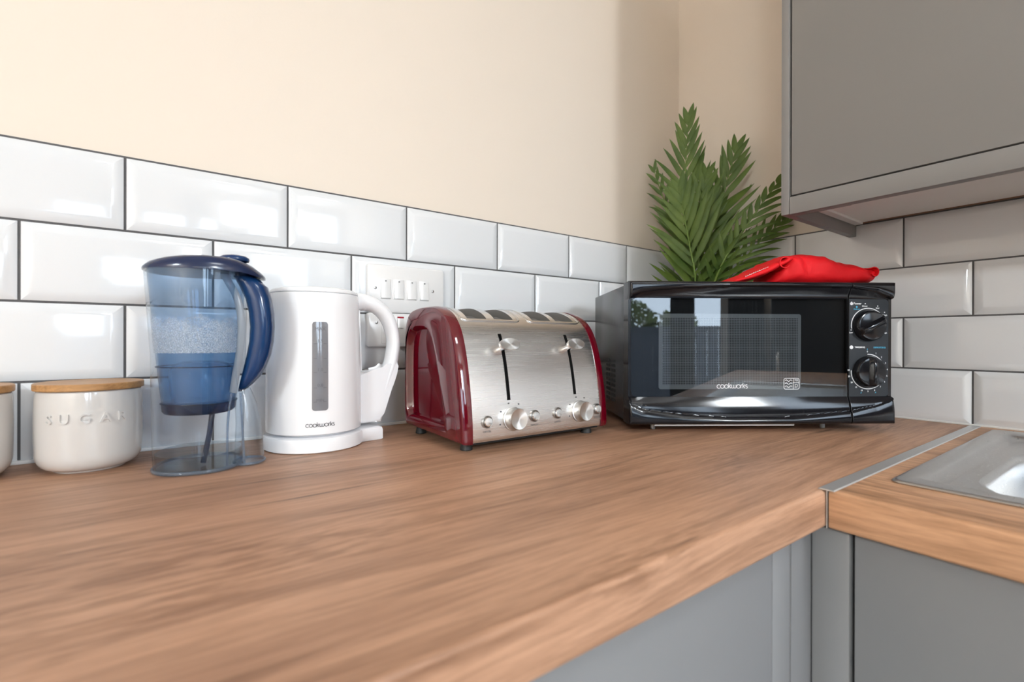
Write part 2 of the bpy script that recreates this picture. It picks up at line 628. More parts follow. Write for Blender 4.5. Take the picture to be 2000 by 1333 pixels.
def tag(o, label, cat, group=None):
    o['label'] = label
    o['category'] = cat
    if group:
        o['group'] = group
    return o


def structure(o):
    o['kind'] = 'structure'
    return o


def interp(tab, x):
    """smooth interpolation in a small table of (x, y)"""
    if x <= tab[0][0]:
        return tab[0][1]
    for (a, ya), (b, yb) in zip(tab, tab[1:]):
        if x <= b:
            t = (x - a) / (b - a)
            return ya + (yb - ya) * t
    return tab[-1][1]


def catmull(pts, n=8):
    pts = [Vector(p) for p in pts]
    P = [pts[0] * 2 - pts[1]] + pts + [pts[-1] * 2 - pts[-2]]
    out = []
    for i in range(1, len(P) - 2):
        a, b, c, d = P[i - 1], P[i], P[i + 1], P[i + 2]
        for k in range(n):
            t = k / n
            out.append(0.5 * ((2 * b) + (c - a) * t + (2 * a - 5 * b + 4 * c - d) * t * t + (3 * b - 3 * c + d - a) * t ** 3))
    out.append(pts[-1])
    return out


def rrect(x0, x1, y0, y1, r, n=5):
    out = []
    for cx, cy, a0 in ((x1 - r, y1 - r, 0), (x0 + r, y1 - r, 90), (x0 + r, y0 + r, 180), (x1 - r, y0 + r, 270)):
        for k in range(n + 1):
            t = R(a0 + 90 * k / n)
            out.append((cx + r * math.cos(t), cy + r * math.sin(t)))
    return out


def add_text(mb, body, size, fn, align='CENTER', depth=0.0, spacing=1.0, bold=0.0):
    """built-in lettering turned into faces; fn(u, v, d) -> point"""
    cu = bpy.data.curves.new('lettering', 'FONT')
    cu.body = body
    cu.size = size
    cu.align_x = align
    cu.align_y = 'CENTER'
    cu.space_character = spacing
    cu.extrude = depth
    cu.offset = bold
    cu.resolution_u = 3
    o = bpy.data.objects.new('lettering', cu)
    COL.objects.link(o)
    bpy.context.view_layer.update()
    dg = bpy.context.evaluated_depsgraph_get()
    me = o.evaluated_get(dg).to_mesh()
    vs = [mb.bm.verts.new(fn(v.co.x, v.co.y, v.co.z)) for v in me.vertices]
    for p in me.polygons:
        mb.face([vs[i] for i in p.vertices])
    o.evaluated_get(dg).to_mesh_clear()
    bpy.data.objects.remove(o)
    bpy.data.curves.remove(cu)


def stroke(mb, pts, w, fn, depth=0.0):
    """flat ribbon of constant width following 2-D points"""
    n = len(pts)
    prev = None
    for i, (x, y) in enumerate(pts):
        x0, y0 = pts[max(i - 1, 0)]
        x1, y1 = pts[min(i + 1, n - 1)]
        dx, dy = x1 - x0, y1 - y0
        l = math.hypot(dx, dy) or 1
        nx, ny = -dy / l * w / 2, dx / l * w / 2
        cur = (mb.bm.verts.new(fn(x + nx, y + ny, depth)), mb.bm.verts.new(fn(x - nx, y - ny, depth)))
        if prev:
            mb.face([prev[0], prev[1], cur[1], cur[0]])
        prev = cur


def arc(cx, cy, r, a0, a1, n=14):
    return [(cx + r * math.cos(R(a0 + (a1 - a0) * k / n)), cy + r * math.sin(R(a0 + (a1 - a0) * k / n))) for k in range(n + 1)]


def round_word(mb, width, fn):
    """the maker's word in thin round lower-case strokes, x-height 1 unit, centred, scaled to the given width"""
    g = []
    x = 0.0

    def put(strokes, adv):
        nonlocal x
        for s in strokes:
            g.append([(x + a, b) for a, b in s])
        x += adv
    for ch in 'cookworks':
        if ch == 'c':
            put([arc(0.5, 0.5, 0.5, 50, 310)], 0.98)
        elif ch == 'o':
            put([arc(0.5, 0.5, 0.5, 0, 360, 20)], 1.12)
        elif ch == 'k':
            put([[(0.06, 0), (0.06, 1.45)], [(0.62, 1.0), (0.10, 0.48)], [(0.22, 0.58), (0.66, 0.0)]], 0.78)
        elif ch == 'w':
            put([[(0.05, 1.0), (0.05, 0.38)] + arc(0.37, 0.36, 0.32, 180, 360, 10) + [(0.69, 0.95)],
                 [(0.69, 0.38)] + arc(1.01, 0.36, 0.32, 180, 360, 10) + [(1.33, 1.0)]], 1.5)
        elif ch == 'r':
            put([[(0.06, 0), (0.06, 1.0)], arc(0.46, 0.58, 0.40, 180, 80, 8)], 0.56)
        elif ch == 's':
            put([arc(0.30, 0.74, 0.25, 40, 270, 10) + arc(0.30, 0.25, 0.25, 90, -140, 10)], 0.6)
    s = width / (x - 0.05)
    for st in g:
        stroke(mb, [((a - x / 2) * s, (b - 0.5) * s) for a, b in st], 0.2 * s, fn)


# ------------------------------------------------------------------ room shell
XL, YF, ZF, ZC = -4.2, WIN['y'], -0.91, 1.50
PL = 0.006                                    # plaster sits this far behind the tile face
structure(MB().box(XL, PL + 0.1, YF, PL + 0.1, ZF - 0.1, ZF).build('floor', floor_m))
structure(MB().box(XL - 0.1, PL + 0.1, YF - 0.1, PL + 0.1, ZC, ZC + 0.1).build('ceiling', ceil_m))
wl = structure(MB().box(XL - 0.1, PL + 0.1, PL, PL + 0.1, ZF, ZC).build('wall_back', paint))
wr = structure(MB().box(PL, PL + 0.1, YF - 0.1, PL, ZF, ZC).build('wall_right', paint))
structure(MB().box(XL - 0.1, XL, YF - 0.1, PL, ZF, ZC).build('wall_left', paint))
mb = MB()
mb.box(XL, WIN['x0'], YF - 0.1, YF, ZF, ZC).box(WIN['x1'], FILL_WIN['x0'], YF - 0.1, YF, ZF, ZC).box(FILL_WIN['x1'], PL, YF - 0.1, YF, ZF, ZC)
mb.box(FILL_WIN['x0'], FILL_WIN['x1'], YF - 0.1, YF, ZF, FILL_WIN['z0']).box(FILL_WIN['x0'], FILL_WIN['x1'], YF - 0.1, YF, FILL_WIN['z1'], ZC)
mb.box(WIN['x0'], WIN['x1'], YF - 0.1, YF, WIN['z1'], ZC).box(WIN['x0'], WIN['x1'], YF - 0.1, YF, ZF, WIN['z0'])
structure(mb.build('wall_front', paint))
win = structure(MB().box(WIN['x0'], WIN['x0'] + 0.06, YF - 0.09, YF - 0.03, WIN['z0'], WIN['z1'])
                .box(WIN['x1'] - 0.06, WIN['x1'], YF - 0.09, YF - 0.03, WIN['z0'], WIN['z1'])
                .box(WIN['x0'], WIN['x1'], YF - 0.09, YF - 0.03, WIN['z1'] - 0.06, WIN['z1'])
                .box(WIN['x0'], WIN['x1'], YF - 0.09, YF - 0.03, WIN['z0'], WIN['z0'] + 0.06)
                .build('window_1', upvc, smooth=0))
MB().box(WIN['x0'] + 0.05, WIN['x1'] - 0.05, YF - 0.064, YF - 0.058, WIN['z0'] + 0.05, WIN['z1'] - 0.05).build('window_pane', window_glass, win, smooth=0)

w = FILL_WIN
mb = MB()
mb.box(w['x0'], w['x0'] + 0.045, YF - 0.09, YF - 0.03, w['z0'], w['z1']).box(w['x1'] - 0.045, w['x1'], YF - 0.09, YF - 0.03, w['z0'], w['z1'])
mb.box(w['x0'], w['x1'], YF - 0.09, YF - 0.03, w['z1'] - 0.045, w['z1']).box(w['x0'], w['x1'], YF - 0.09, YF - 0.03, w['z0'], w['z0'] + 0.045)
fill_win = structure(mb.build('fill_window', upvc, smooth=0))
MB().box(w['x0'] + 0.04, w['x1'] - 0.04, YF - 0.064, YF - 0.058, w['z0'] + 0.04, w['z1'] - 0.04).build('window_pane', window_glass, fill_win, smooth=0)


def curtain(x0, x1, label):
    mb = MB()
    n = 60
    pts = [(x0 + (x1 - x0) * k / n, YF + 0.09 + 0.028 * math.sin(k * 0.95) + 0.008 * math.sin(k * 2.3)) for k in range(n + 1)]
    back = [(x, y - 0.006) for x, y in pts[::-1]]
    mb.prism(pts + back, lambda u, v, d: (u, v, d), -0.88, 1.32)
    return tag(mb.build('curtain', curtain_m), label, 'curtain')


curtain(-1.24, -1.06, 'charcoal curtain gathered in front of the garden door glass')
curtain(-0.82, -0.58, 'charcoal curtain drawn back at the right end of the garden door')

MB().box(-0.80, -0.52, YF, YF + 0.05, 0.78, 1.26, 0.008).build('fill_light_box', upvc)  # unseen housing added to back the front fill light
tag(bpy.data.objects['fill_light_box'], 'white box added behind the fill light, between the garden door and the added high window', 'lamp')
ff = thing('fridge_freezer', 'black fridge freezer standing under the added high window', 'fridge', (-0.265, YF + 0.34, ZF))
MB().box(-0.24, 0.24, -0.30, 0.26, 0.03, 1.34, 0.006).build('cabinet', mat('black_fridge_enamel', (0.010, 0.010, 0.011), 0.22), ff)
MB().box(-0.24, 0.24, 0.262, 0.31, 0.06, 0.52, 0.010).build('freezer_door', MATS['black_fridge_enamel'], ff)
MB().box(-0.24, 0.24, 0.262, 0.31, 0.53, 1.34, 0.010).build('fridge_door', MATS['black_fridge_enamel'], ff)
MB().tube(catmull([(-0.20, 0.311, 0.60), (-0.20, 0.345, 0.64), (-0.20, 0.350, 0.80), (-0.20, 0.345, 0.96), (-0.20, 0.311, 1.00)], 5), 0.010, 10).build('handle', chrome, ff)
MB().box(-0.22, 0.22, -0.28, 0.25, 0.0, 0.029).build('plinth', black_matte, ff, smooth=0)

# garden seen in reflections
structure(MB().box(-14, 8, -16, YF - 0.12, -1.1, -1.0).build('garden_ground', ground_m))
fence = thing('garden_fence', 'slate grey slatted fence behind the garden door', 'fence', (0, -6.6, -1.0))
mb = MB()
for k in range(60):
    mb.box(-9 + k * 0.15, -9 + k * 0.15 + 0.143, -0.012, 0.012, 0.04, 1.30)
mb.build('slats', fence_m, fence, smooth=0)
MB().box(-9.05, 0.1, -0.03, 0.03, 1.30, 1.36).build('top_rail', fence_m, fence, smooth=0)
rnd = random.Random(4)


def shrub(x, y, h, r, label):
    t = thing('garden_shrub', label, 'shrub', (x, y, -1.0))
    mb = MB()
    for k in range(700):
        a, b = rnd.uniform(0, 2 * PI), rnd.uniform(-1, 1)
        q = rnd.uniform(0.35, 1) ** 0.5
        c = Vector((r * q * math.cos(a) * math.sqrt(1 - b * b), r * q * math.sin(a) * math.sqrt(1 - b * b), h - r + r * q * b * 1.1))
        d = Vector((rnd.uniform(-1, 1), rnd.uniform(-1, 1), rnd.uniform(-1, 1))).normalized() * 0.07
        e = d.cross(Vector((rnd.uniform(-1, 1), rnd.uniform(-1, 1), rnd.uniform(-1, 1)))).normalized() * 0.03
        mb.poly([c - d, c + e, c + d, c - e])
    mb.build('foliage', bush_m, t, smooth=0, recalc=False)
    MB().tube([(0, 0, 0), (0.03, 0.02, h * 0.5), (0, 0, h - r * 0.6)], [0.05, 0.04, 0.02], 8).build('trunk', fence_m, t)


shrub(-3.0, -8.0, 1.85, 0.45, 'round shrub showing over the garden fence')
shrub(-2.35, -8.6, 1.75, 0.35, 'smaller loose shrub rising behind the garden fence')

# ------------------------------------------------------------------ tiled splashback
TH, TW, TZ0 = 0.10028, 0.203, 0.0008
GR = 0.0015                                   # half a joint
LB, RA = 0.22477, 0.31414


def tile(mb, u0, u1, z0, z1, fn, cut0=False, cut1=False):
    u0, u1, z0, z1 = u0 + GR, u1 - GR, z0 + GR, z1 - GR
    if u1 - u0 < 0.004:
        return
    ls = []
    for ins, h in ((0.0, -0.003), (0.0, 0.0004), (0.0006, 0.0008), (0.0115, 0.0044), (0.0125, 0.0046), (0.0140, 0.0048)):
        a = ins if not cut0 else min(ins, 0.0006)
        b = ins if not cut1 else min(ins, 0.0006)
        if u1 - u0 < a + b + 0.002:
            a = b = (u1 - u0) / 2 - 0.001
        ls.append([fn(u0 + a, z0 + ins, h), fn(u1 - b, z0 + ins, h), fn(u1 - b, z1 - ins, h), fn(u0 + a, z1 - ins, h)])
    mb.loops(ls, True, False, True)


def splashback(name_fn, umax, off_even, parent):
    """rows counted upward from the worktop; rows 1 and 3 (0-based) have joints at off_even + k * TW, the others half a tile on"""
    mb = MB()
    for r in range(4):
        off = off_even + (0 if r in (1, 3) else TW / 2)
        js = [0.0] + sorted(off + k * TW for k in range(-4, 40) if 0.008 < off + k * TW < umax) + [umax]
        for a, b in zip(js, js[1:]):
            tile(mb, a, b, TZ0 + r * TH, TZ0 + (r + 1) * TH, name_fn, cut0=(a == 0.0), cut1=(b == umax))
    t = mb.build('splashback_tiles', tile_m, parent, smooth=20)
    return t


splashback(lambda u, z, h: (-u, -h, z), 2.6, LB, wl)
splashback(lambda u, z, h: (-h, -u, z), 2.0, RA, wr)
ztop = TZ0 + 4 * TH
MB().box(-2.6, 0.003, 0.0006, 0.0075, -0.002, ztop + 0.0014).build('grout', grout_m, wl, smooth=0)
MB().box(0.0006, 0.0075, -2.0, 0.003, -0.002, ztop + 0.0014).build('grout', grout_m, wr, smooth=0)
structure(MB().box(-2.6, -0.002, -0.0055, 0.0, 0.0, 0.0048, 0.001).build('trim_1', seal_m))
structure(MB().box(-0.003, 0.0, -2.0, -0.006, 0.0, 0.0035, 0.0008).build('trim_2', seal_m))

# ------------------------------------------------------------------ worktops
def edge_profile(front, back, z0, z1, r, n=6):
    """2-D outline (depth, z) with both front arrises rounded; depth grows from front to back"""
    p = [(back, z0)]
    p += [(front + r - r * math.sin(R(90 * k / n)), z0 + r - r * math.cos(R(90 * k / n))) for k in range(n + 1)]
    p += [(front + r - r * math.cos(R(90 * k / n)), z1 - r + r * math.sin(R(90 * k / n))) for k in range(n + 1)]
    p += [(back, z1)]
    return p


YE, XE, WT = -0.6215, -0.638, -0.040
mb = MB()
mb.prism(edge_profile(YE, -0.0005, WT, 0.0, 0.0045), lambda d, z, x: (x, d, z), -3.3, -0.0005)
tag(mb.build('worktop', oak_x), 'long oak laminate worktop carrying the kettle, toaster and microwave', 'worktop')
mb = MB()
mb.prism(edge_profile(XE, -0.522, WT, 0.0, 0.0045), lambda d, z, y: (d, y, z), YE - 0.003, -2.3)
for (a, b, c, d) in ((-0.522, -0.0005, -0.664, YE - 0.003), (-0.068, -0.0005, -1.55, -0.664), (-0.522, -0.0005, -2.3, -1.55)):
    mb.box(a, b, c, d, WT, 0.0)
tag(mb.build('worktop', oak_y), 'short oak laminate worktop holding the steel sink, right of the metal joint strip', 'worktop')
mb = MB()
mb.prism([(YE - 0.0090, 0.0001), (YE + 0.0060, 0.0001), (YE + 0.0052, 0.0014), (YE - 0.0082, 0.0014)], lambda a, z, x: (x, a, z), XE - 0.003, -0.0045)
mb.prism([(YE - 0.0020, 0.0005), (YE - 0.0010, 0.0005), (YE - 0.0010, -0.0395), (YE - 0.0020, -0.0395)], lambda a, z, x: (x, a, z), XE - 0.001, XE + 0.02)
tag(mb.build('joint_strip', alu, smooth=0), 'thin aluminium strip covering the joint between the two worktops', 'strip')

# ------------------------------------------------------------------ sink
sink = thing('kitchen_sink', 'stainless steel inset sink with rounded bowl in the short worktop', 'sink', (-0.551, -0.6507, 0))


def sloop(m, r, z, n=7):
    x0, x1, y0, y1 = m
    return [(x, y, z) for x, y in rrect(x0, x1, y0, y1, r, n)]


SX1, SY0 = 0.512, -0.86
mb = MB()
rim = [((0, SX1, SY0, 0), 0.012, 0.0001), ((-0.0006, SX1 + 0.0006, SY0 - 0.0006, 0.0006), 0.0125, 0.0014), ((0.0008, SX1 - 0.0008, SY0 + 0.0008, -0.0008), 0.0115, 0.0030),
       ((0.0035, SX1 - 0.0035, SY0 + 0.0035, -0.0035), 0.010, 0.0036), ((0.007, SX1 - 0.007, SY0 + 0.007, -0.007), 0.009, 0.0030), ((0.009, SX1 - 0.009, SY0 + 0.009, -0.0085), 0.009, 0.0028),
       ((0.030, SX1 - 0.03, SY0 + 0.03, -0.0145), 0.014, 0.0028), ((0.035, SX1 - 0.034, SY0 + 0.035, -0.0185), 0.014, -0.0008), ((0.042, SX1 - 0.040, SY0 + 0.04, -0.023), 0.016, -0.0060),
       ((0.050, SX1 - 0.046, SY0 + 0.046, -0.034), 0.018, -0.0068)]
bowl = [((0.052, SX1 - 0.12, -0.405, -0.0500), 0.075, -0.0068), ((0.056, SX1 - 0.124, -0.401, -0.0540), 0.073, -0.0085), ((0.0595, SX1 - 0.1275, -0.3975, -0.0575), 0.071, -0.016),
        ((0.064, SX1 - 0.132, -0.394, -0.062), 0.068, -0.040), ((0.072, SX1 - 0.14, -0.387, -0.069), 0.064, -0.110), ((0.085, SX1 - 0.153, -0.373, -0.083), 0.055, -0.142), ((0.12, SX1 - 0.19, -0.34, -0.12), 0.04, -0.150)]
mb.loops([sloop(*l) for l in rim])
mb.build('rim', sink_steel, sink, smooth=50)
# deck around the bowl: bridge from the recess to the bowl mouth
mb = MB()
a = sloop(*rim[-1], 7)
b = sloop(*bowl[0], 7)
mb.loops([a, [tuple(Vector(p).lerp(Vector(q), 0.5)) for p, q in zip(a, b)], b])
mb.build('drainer_deck', sink_steel, sink, smooth=50)
mb = MB()
mb.loops([sloop(*l) for l in bowl], True, False, True)
mb.build('bowl', sink_steel, sink, smooth=50)
MB().lathe([(0.0, 0.0), (0.032, 0.0), (0.036, 0.002), (0.030, 0.003), (0.026, 0.0015), (0.0, 0.0015)], (0.22, -0.23, -0.150), 24, False, False).build('drain', chrome, sink)

# ------------------------------------------------------------------ base cabinets
bc = thing('base_cabinet', 'grey base cabinet under the front edge of the long worktop', 'cabinet', (-0.62, -0.60, ZF))
DZ0, DZ1 = 0.15, 0.865
MB().box(-0.085 - 0.60, -0.085, -0.0, 0.020, DZ0, DZ1, 0.0015).build('door', grey_door, bc)
MB().box(-0.0825, -0.0455, 0.0005, 0.020, DZ0, DZ1, 0.0012).build('filler_strip', grey_door, bc)
MB().box(-0.0445, 0.0215, 0.0, 0.020, DZ0, DZ1).build('corner_post', grey_door, bc)
MB().box(-0.69, 0.0215, 0.021, 0.58, 0.12, 0.869).build('carcass', white_board, bc, smooth=0)
MB().box(-0.69, 0.0215, 0.05, 0.066, 0.0, 0.119).build('plinth', grey_door, bc, smooth=0)
bc2 = thing('base_cabinet', 'grey base cabinet further left under the long worktop', 'cabinet', (-1.9, -0.60, ZF))
MB().box(-0.585, 0.585, 0.0, 0.020, DZ0, DZ1, 0.0015).build('door', grey_door, bc2)
MB().box(-0.585, 0.585, 0.021, 0.58, 0.12, 0.869).build('carcass', white_board, bc2, smooth=0)
MB().box(-0.585, 0.585, 0.05, 0.066, 0.0, 0.119).build('plinth', grey_door, bc2, smooth=0)
sc = thing('sink_cabinet', 'grey cabinet under the sink with a plain satin door', 'cabinet', (-0.62, -0.60, ZF))
MB().box(0.0, 0.020, -0.0372, -0.0005, DZ0, DZ1, 0.003).build('corner_filler', grey_door, sc)
MB().box(0.0, 0.020, -0.0415 - 0.60, -0.0412, DZ0, DZ1, 0.0015).build('door', grey_door, sc)
mb = MB()
mb.box(0.022, 0.60, -0.66, -0.645, 0.12, 0.868).box(0.022, 0.60, -0.05, -0.024, 0.12, 0.868).box(0.022, 0.60, -0.645, -0.05, 0.12, 0.138)
mb.box(0.0215, 0.026, -0.052, -0.036, 0.12, 0.868)
mb.build('carcass', black_matte, sc, smooth=0)
MB().box(0.05, 0.066, -0.66, -0.005, 0.0, 0.119).build('plinth', grey_door, sc, smooth=0)
sc2 = thing('base_cabinet', 'grey base cabinet beyond the sink under the short worktop', 'cabinet', (-0.62, -1.26, ZF))
MB().box(0.0, 0.020, -1.0, -0.0, DZ0, DZ1, 0.0015).build('door', grey_door, sc2)
MB().box(0.021, 0.60, -1.0, -0.32, 0.12, 0.868).build('carcass', white_board, sc2, smooth=0)
MB().box(0.05, 0.066, -1.0, 0.0, 0.0, 0.119).build('plinth', grey_door, sc2, smooth=0)

# ------------------------------------------------------------------ wall cabinet
wc = thing('wall_cabinet', 'grey wall cabinet with flat door above the microwave', 'cabinet', (0, -0.4245, 0.3765))
CX = -0.3095
MB().box(CX, -0.0052, -0.0135, 0.0, 0.0, 0.80, 0.0012).build('end_panel', grey_wall_unit, wc)
MB().box(CX, CX + 0.019, -1.02, -0.0140, -0.0005, 0.0300, 0.0010).build('light_pelmet', grey_wall_unit, wc)
MB().box(CX + 0.0005, CX + 0.019, -1.02, -0.0172, 0.0325, 0.80, 0.0010).build('door', grey_wall_unit, wc)
MB().box(CX + 0.0195, CX + 0.023, -0.100, -0.0140, 0.0, 0.024).build('pelmet_block', grey_wall_unit, wc, smooth=0)
mb = MB()
mb.box(CX + 0.021, -0.014, -1.02, -0.0140, 0.0265, 0.0425)
mb.box(CX + 0.021, -0.006, -1.02, -0.0140, 0.0430, 0.80)
mb.build('carcass', white_board, wc, smooth=0)
mb = MB()
mb.box(CX + 0.03, -0.02, -0.0300, -0.0160, 0.0215, 0.0262)
mb.build('batten', white_board, wc, smooth=0)
MB().box(-0.0135, -0.0055, -1.02, -0.0142, 0.0255, 0.0360).build('back_rail', chipboard, wc, smooth=0)

# ------------------------------------------------------------------ switches
sw = thing('light_switch', 'white four-gang light switch plate above the socket plate', 'switch', (-0.8370, -0.0046, 0.2458))


def plate(parent, hw, hh, d=0.0085):
    mb = MB()
    ls = []
    for ins, y in ((0, 0.0), (0, -d + 0.0025), (0.0008, -d + 0.0010), (0.0025, -d)):
        ls.append([(x, y, z) for x, z in rrect(-hw + ins, hw - ins, -hh + ins, hh - ins, 0.005 - ins * 0.5, 5)])
    mb.loops(ls, True, True, True)
    return mb.build('plate', switch_plastic, parent, smooth=30)


plate(sw, 0.0745, 0.0425)
for k in range(4):
    cx = -0.0420 + k * 0.0250
    fr = MB().box(cx - 0.0098, cx + 0.0098, -0.0094, -0.0080, -0.0182, 0.0178, 0.0004).build('rocker_surround', switch_plastic, sw)
    mb = MB()
    mb.prism([(-0.0087, -0.0168), (-0.0116, -0.0168), (-0.0102, 0.0165), (-0.0087, 0.0165)], lambda y, z, x: (x, y, z), cx - 0.0086, cx + 0.0086, 0.0004)
    rk = mb.build('rocker', switch_plastic, sw)
    MB().lathe([(0.0016, -0.0110), (0.0016, -0.0100)], (cx, 0, 0.0135), 12, axis='y', squash=(1, 0.6)).build('dolly_mark', grey_print, rk)
for sx in (-0.0605, 0.0505):
    MB().lathe([(0.0001, -0.0096), (0.0026, -0.0092), (0.003, -0.0080)], (sx if sx < 0 else 0.0505, 0, 0.0005), 14, axis='y').build('screw', screw_m, sw)

so = thing('appliance_switch', 'white lower switch plate with red-edged rocker seen between kettle and toaster', 'switch', (-0.8370, -0.0046, 0.1722))
plate(so, 0.0745, 0.0302)
for sx in (-0.058, 0.058):
    MB().lathe([(0.0001, -0.0096), (0.0026, -0.0092), (0.003, -0.0080)], (sx, 0, 0.0128), 14, axis='y').build('screw', screw_m, so)
for sx in (-0.014, 0.014):
    mb = MB()
    mb.prism([(-0.0080, 0.0030), (-0.0125, 0.0040), (-0.0105, 0.0215), (-0.0080, 0.0220)], lambda y, z, x: (x, y, z), sx - 0.006, sx + 0.006, 0.0003)
    rk = mb.build('rocker', switch_plastic, so)
    MB().box(sx - 0.0060, sx + 0.0060, -0.0110, -0.0085, 0.0216, 0.0243).build('red_indicator', red_switch, rk, smooth=0)
MB().box(-0.0490, 0.0490, -0.0092, -0.0080, -0.0240, 0.0262, 0.0004).build('module_frame', switch_plastic, so)

# ------------------------------------------------------------------ storage jars
def jar(x, y, label, word=None):
    t = thing('storage_jar', label, 'jar', (x, y, 0), group=None)
    Rj = 0.0500
    prof = [(0.0, 0.0025), (0.028, 0.0025), (0.030, 0.0002), (0.0335, 0.0002), (0.0350, 0.0020)]
    for k in range(9):
        a = R(90 * k / 8)
        prof.append((0.0350 + 0.0150 * math.sin(a) * 0.97, 0.0025 + 0.019 * (1 - math.cos(a))))
    prof += [(Rj, 0.040), (Rj + 0.0002, 0.062), (Rj - 0.0002, 0.085), (Rj - 0.0012, 0.0935), (Rj - 0.0028, 0.0950), (Rj - 0.0048, 0.0945), (Rj - 0.0055, 0.088), (Rj - 0.0055, 0.03), (0.03, 0.008), (0, 0.008)]
    MB().lathe(prof, n=72, cap0=False, cap1=False).build('body', ceramic, t, smooth=40)
    MB().lathe([(0, 0.0952), (0.0505, 0.0952), (0.0512, 0.0960), (0.0512, 0.1022), (0.0504, 0.1032), (0, 0.1032)], n=72, cap0=False, cap1=False).build('lid', bamboo, t, smooth=35)
    if word:
        mb = MB()
        for ch, a in zip(word, (-128.0, -111.0, -90.5, -69.5, -51.0)):
            def fn(u, v, d, a=a):
                ang = R(a) + u / Rj
                rr = Rj + 0.0010 + d
                return (rr * math.cos(ang), rr * math.sin(ang), 0.0640 + v)
            add_text(mb, ch, 0.0150, fn, depth=0.0010, bold=0.0002)
        mb.build('raised_lettering', ceramic, t, smooth=25)
    return t


jar(-1.268, -0.0640, 'white ceramic SUGAR jar with bamboo lid beside the water jug', 'SUGAR')
jar(-1.3845, -0.0640, 'white ceramic jar with bamboo lid cut off at the left edge of the view')

# ------------------------------------------------------------------ kettle
KX, KY = -1.0160, -0.0900
kt = thing('electric_kettle', 'white plastic electric kettle on its power base', 'kettle', (KX, KY, 0))


def kr(z):
    return interp([(0.024, 0.0652), (0.05, 0.0655), (0.12, 0.0645), (0.18, 0.0628), (0.218, 0.0612), (0.23, 0.060)], z)


mb = MB()
prof = [(0, 0.0245), (0.0640, 0.0245), (0.0652, 0.0255)] + [(kr(z), z) for z in np.linspace(0.028, 0.2185, 14)] + [(0.0605, 0.2195), (0.0590, 0.2200), (0, 0.2200)]
mb.lathe(prof, n=80, cap0=False, cap1=False)
body = mb.build('body', white_plastic, kt, smooth=40)
MB().lathe([(0, 0.2200), (0.0598, 0.2203), (0.0606, 0.2212), (0.0600, 0.2240), (0.0560, 0.2266), (0.045, 0.2290), (0.028, 0.2306), (0, 0.2312)], n=80, cap0=False, cap1=False).build('lid', white_plastic, kt, smooth=50)
# power base with a tongue under the handle
mb = MB()
ol = []
for k in range(72):
    a = 2 * PI * k / 72
    x, y = 0.0680 * math.cos(a), 0.0680 * math.sin(a)
    if x > 0 and abs(y) < 0.026:
        x = max(x, 0.0965 - 0.25 * max(0, abs(y) - 0.018))
    ol.append((x, y))
ls = []
for s, z in ((0.97, 0.0), (1.0, 0.0015), (1.0, 0.0150), (0.985, 0.0190), (0.93, 0.0205)):
    ls.append([(x * s, y * s, z) for x, y in ol])
mb.loops(ls, True, True, True)
mb.lathe([(0.050, 0.0204), (0.050, 0.0247)], n=48, cap0=True, cap1=True)
base = mb.build('power_base', white_plastic, kt, smooth=40)
# handle : D loop swept in the x-z plane
path = catmull([(0.050, 0, 0.2120), (0.072, 0, 0.2135), (0.0925, 0, 0.2075), (0.1105, 0, 0.1890), (0.1205, 0, 0.1570), (0.1175, 0, 0.1240), (0.1090, 0, 0.0960), (0.1000, 0, 0.0680), (0.0905, 0, 0.0370), (0.0865, 0, 0.0262)], 5)
hr = []
for i in range(len(path)):
    s = i / (len(path) - 1)
    hr.append((0.0150 + 0.002 * math.sin(PI * s), interp([(0, 0.0150), (0.25, 0.0115), (0.45, 0.0098), (0.6, 0.0105), (0.8, 0.0085), (1, 0.0070)], s)))
mb = MB()
mb.tube(path, hr, 16, True, ref=(1, 0, 0.2))
mb.build('handle', white_plastic, kt, smooth=60)
mb = MB()
mb.prism([(0.056, 0.1050), (0.0860, 0.1035), (0.1000, 0.1065), (0.1070, 0.1125), (0.1125, 0.1200), (0.1240, 0.1215), (0.1238, 0.1130), (0.1215, 0.1010), (0.1172, 0.0880), (0.1115, 0.0730), (0.1055, 0.0550), (0.1000, 0.0380), (0.0968, 0.0255), (0.056, 0.0255)], lambda x, z, y: (x, y, z), -0.0160, 0.0160, 0.0055, 4)
mb.build('handle_web', white_plastic, kt, smooth=40)
mb = MB()
mb.prism([(0.0605, 0.1990), (0.0625, 0.2000), (0.0660, 0.1070), (0.0640, 0.1065)], lambda x, z, y: (x, y, z), -0.0135, 0.0135, 0.0005)
mb.build('handle_mount', white_plastic, kt, smooth=40)
# spout lip, away from the handle
mb = MB()
mb.loops([[(-0.055, -0.02, 0.2190), (-0.0725, 0.0, 0.2190), (-0.055, 0.02, 0.2190)], [(-0.057, -0.018, 0.196), (-0.0665, 0.0, 0.198), (-0.057, 0.018, 0.196)], [(-0.060, -0.01, 0.180), (-0.0622, 0.0, 0.178), (-0.060, 0.01, 0.180)]], True, True, True)
mb.build('spout', white_plastic, kt, smooth=60)
# water gauge
GA = R(-97.3)


def on_kettle(u, z, d):
    r = kr(z) + d
    a = GA + u / 0.0635
    return (r * math.cos(a), r * math.sin(a), z)


mb = MB()
pts = rrect(-0.0108, 0.0108, 0.0580, 0.1795, 0.0035, 4)


def gauge_rows(mb, hw, z0, z1, rc, d):
    zs = [z0, z0 + rc * 0.3, z0 + rc] + list(np.linspace(z0 + rc, z1 - rc, 14))[1:-1] + [z1 - rc, z1 - rc * 0.3, z1]
    rows = []
    for z in zs:
        e = min(z - z0, z1 - z)
        w = hw if e >= rc else hw - rc + math.sqrt(max(0, rc * rc - (rc - e) ** 2))
        rows.append([on_kettle(-w + 2 * w * k / 6, z, d) for k in range(7)])
    mb.loops(rows, False)


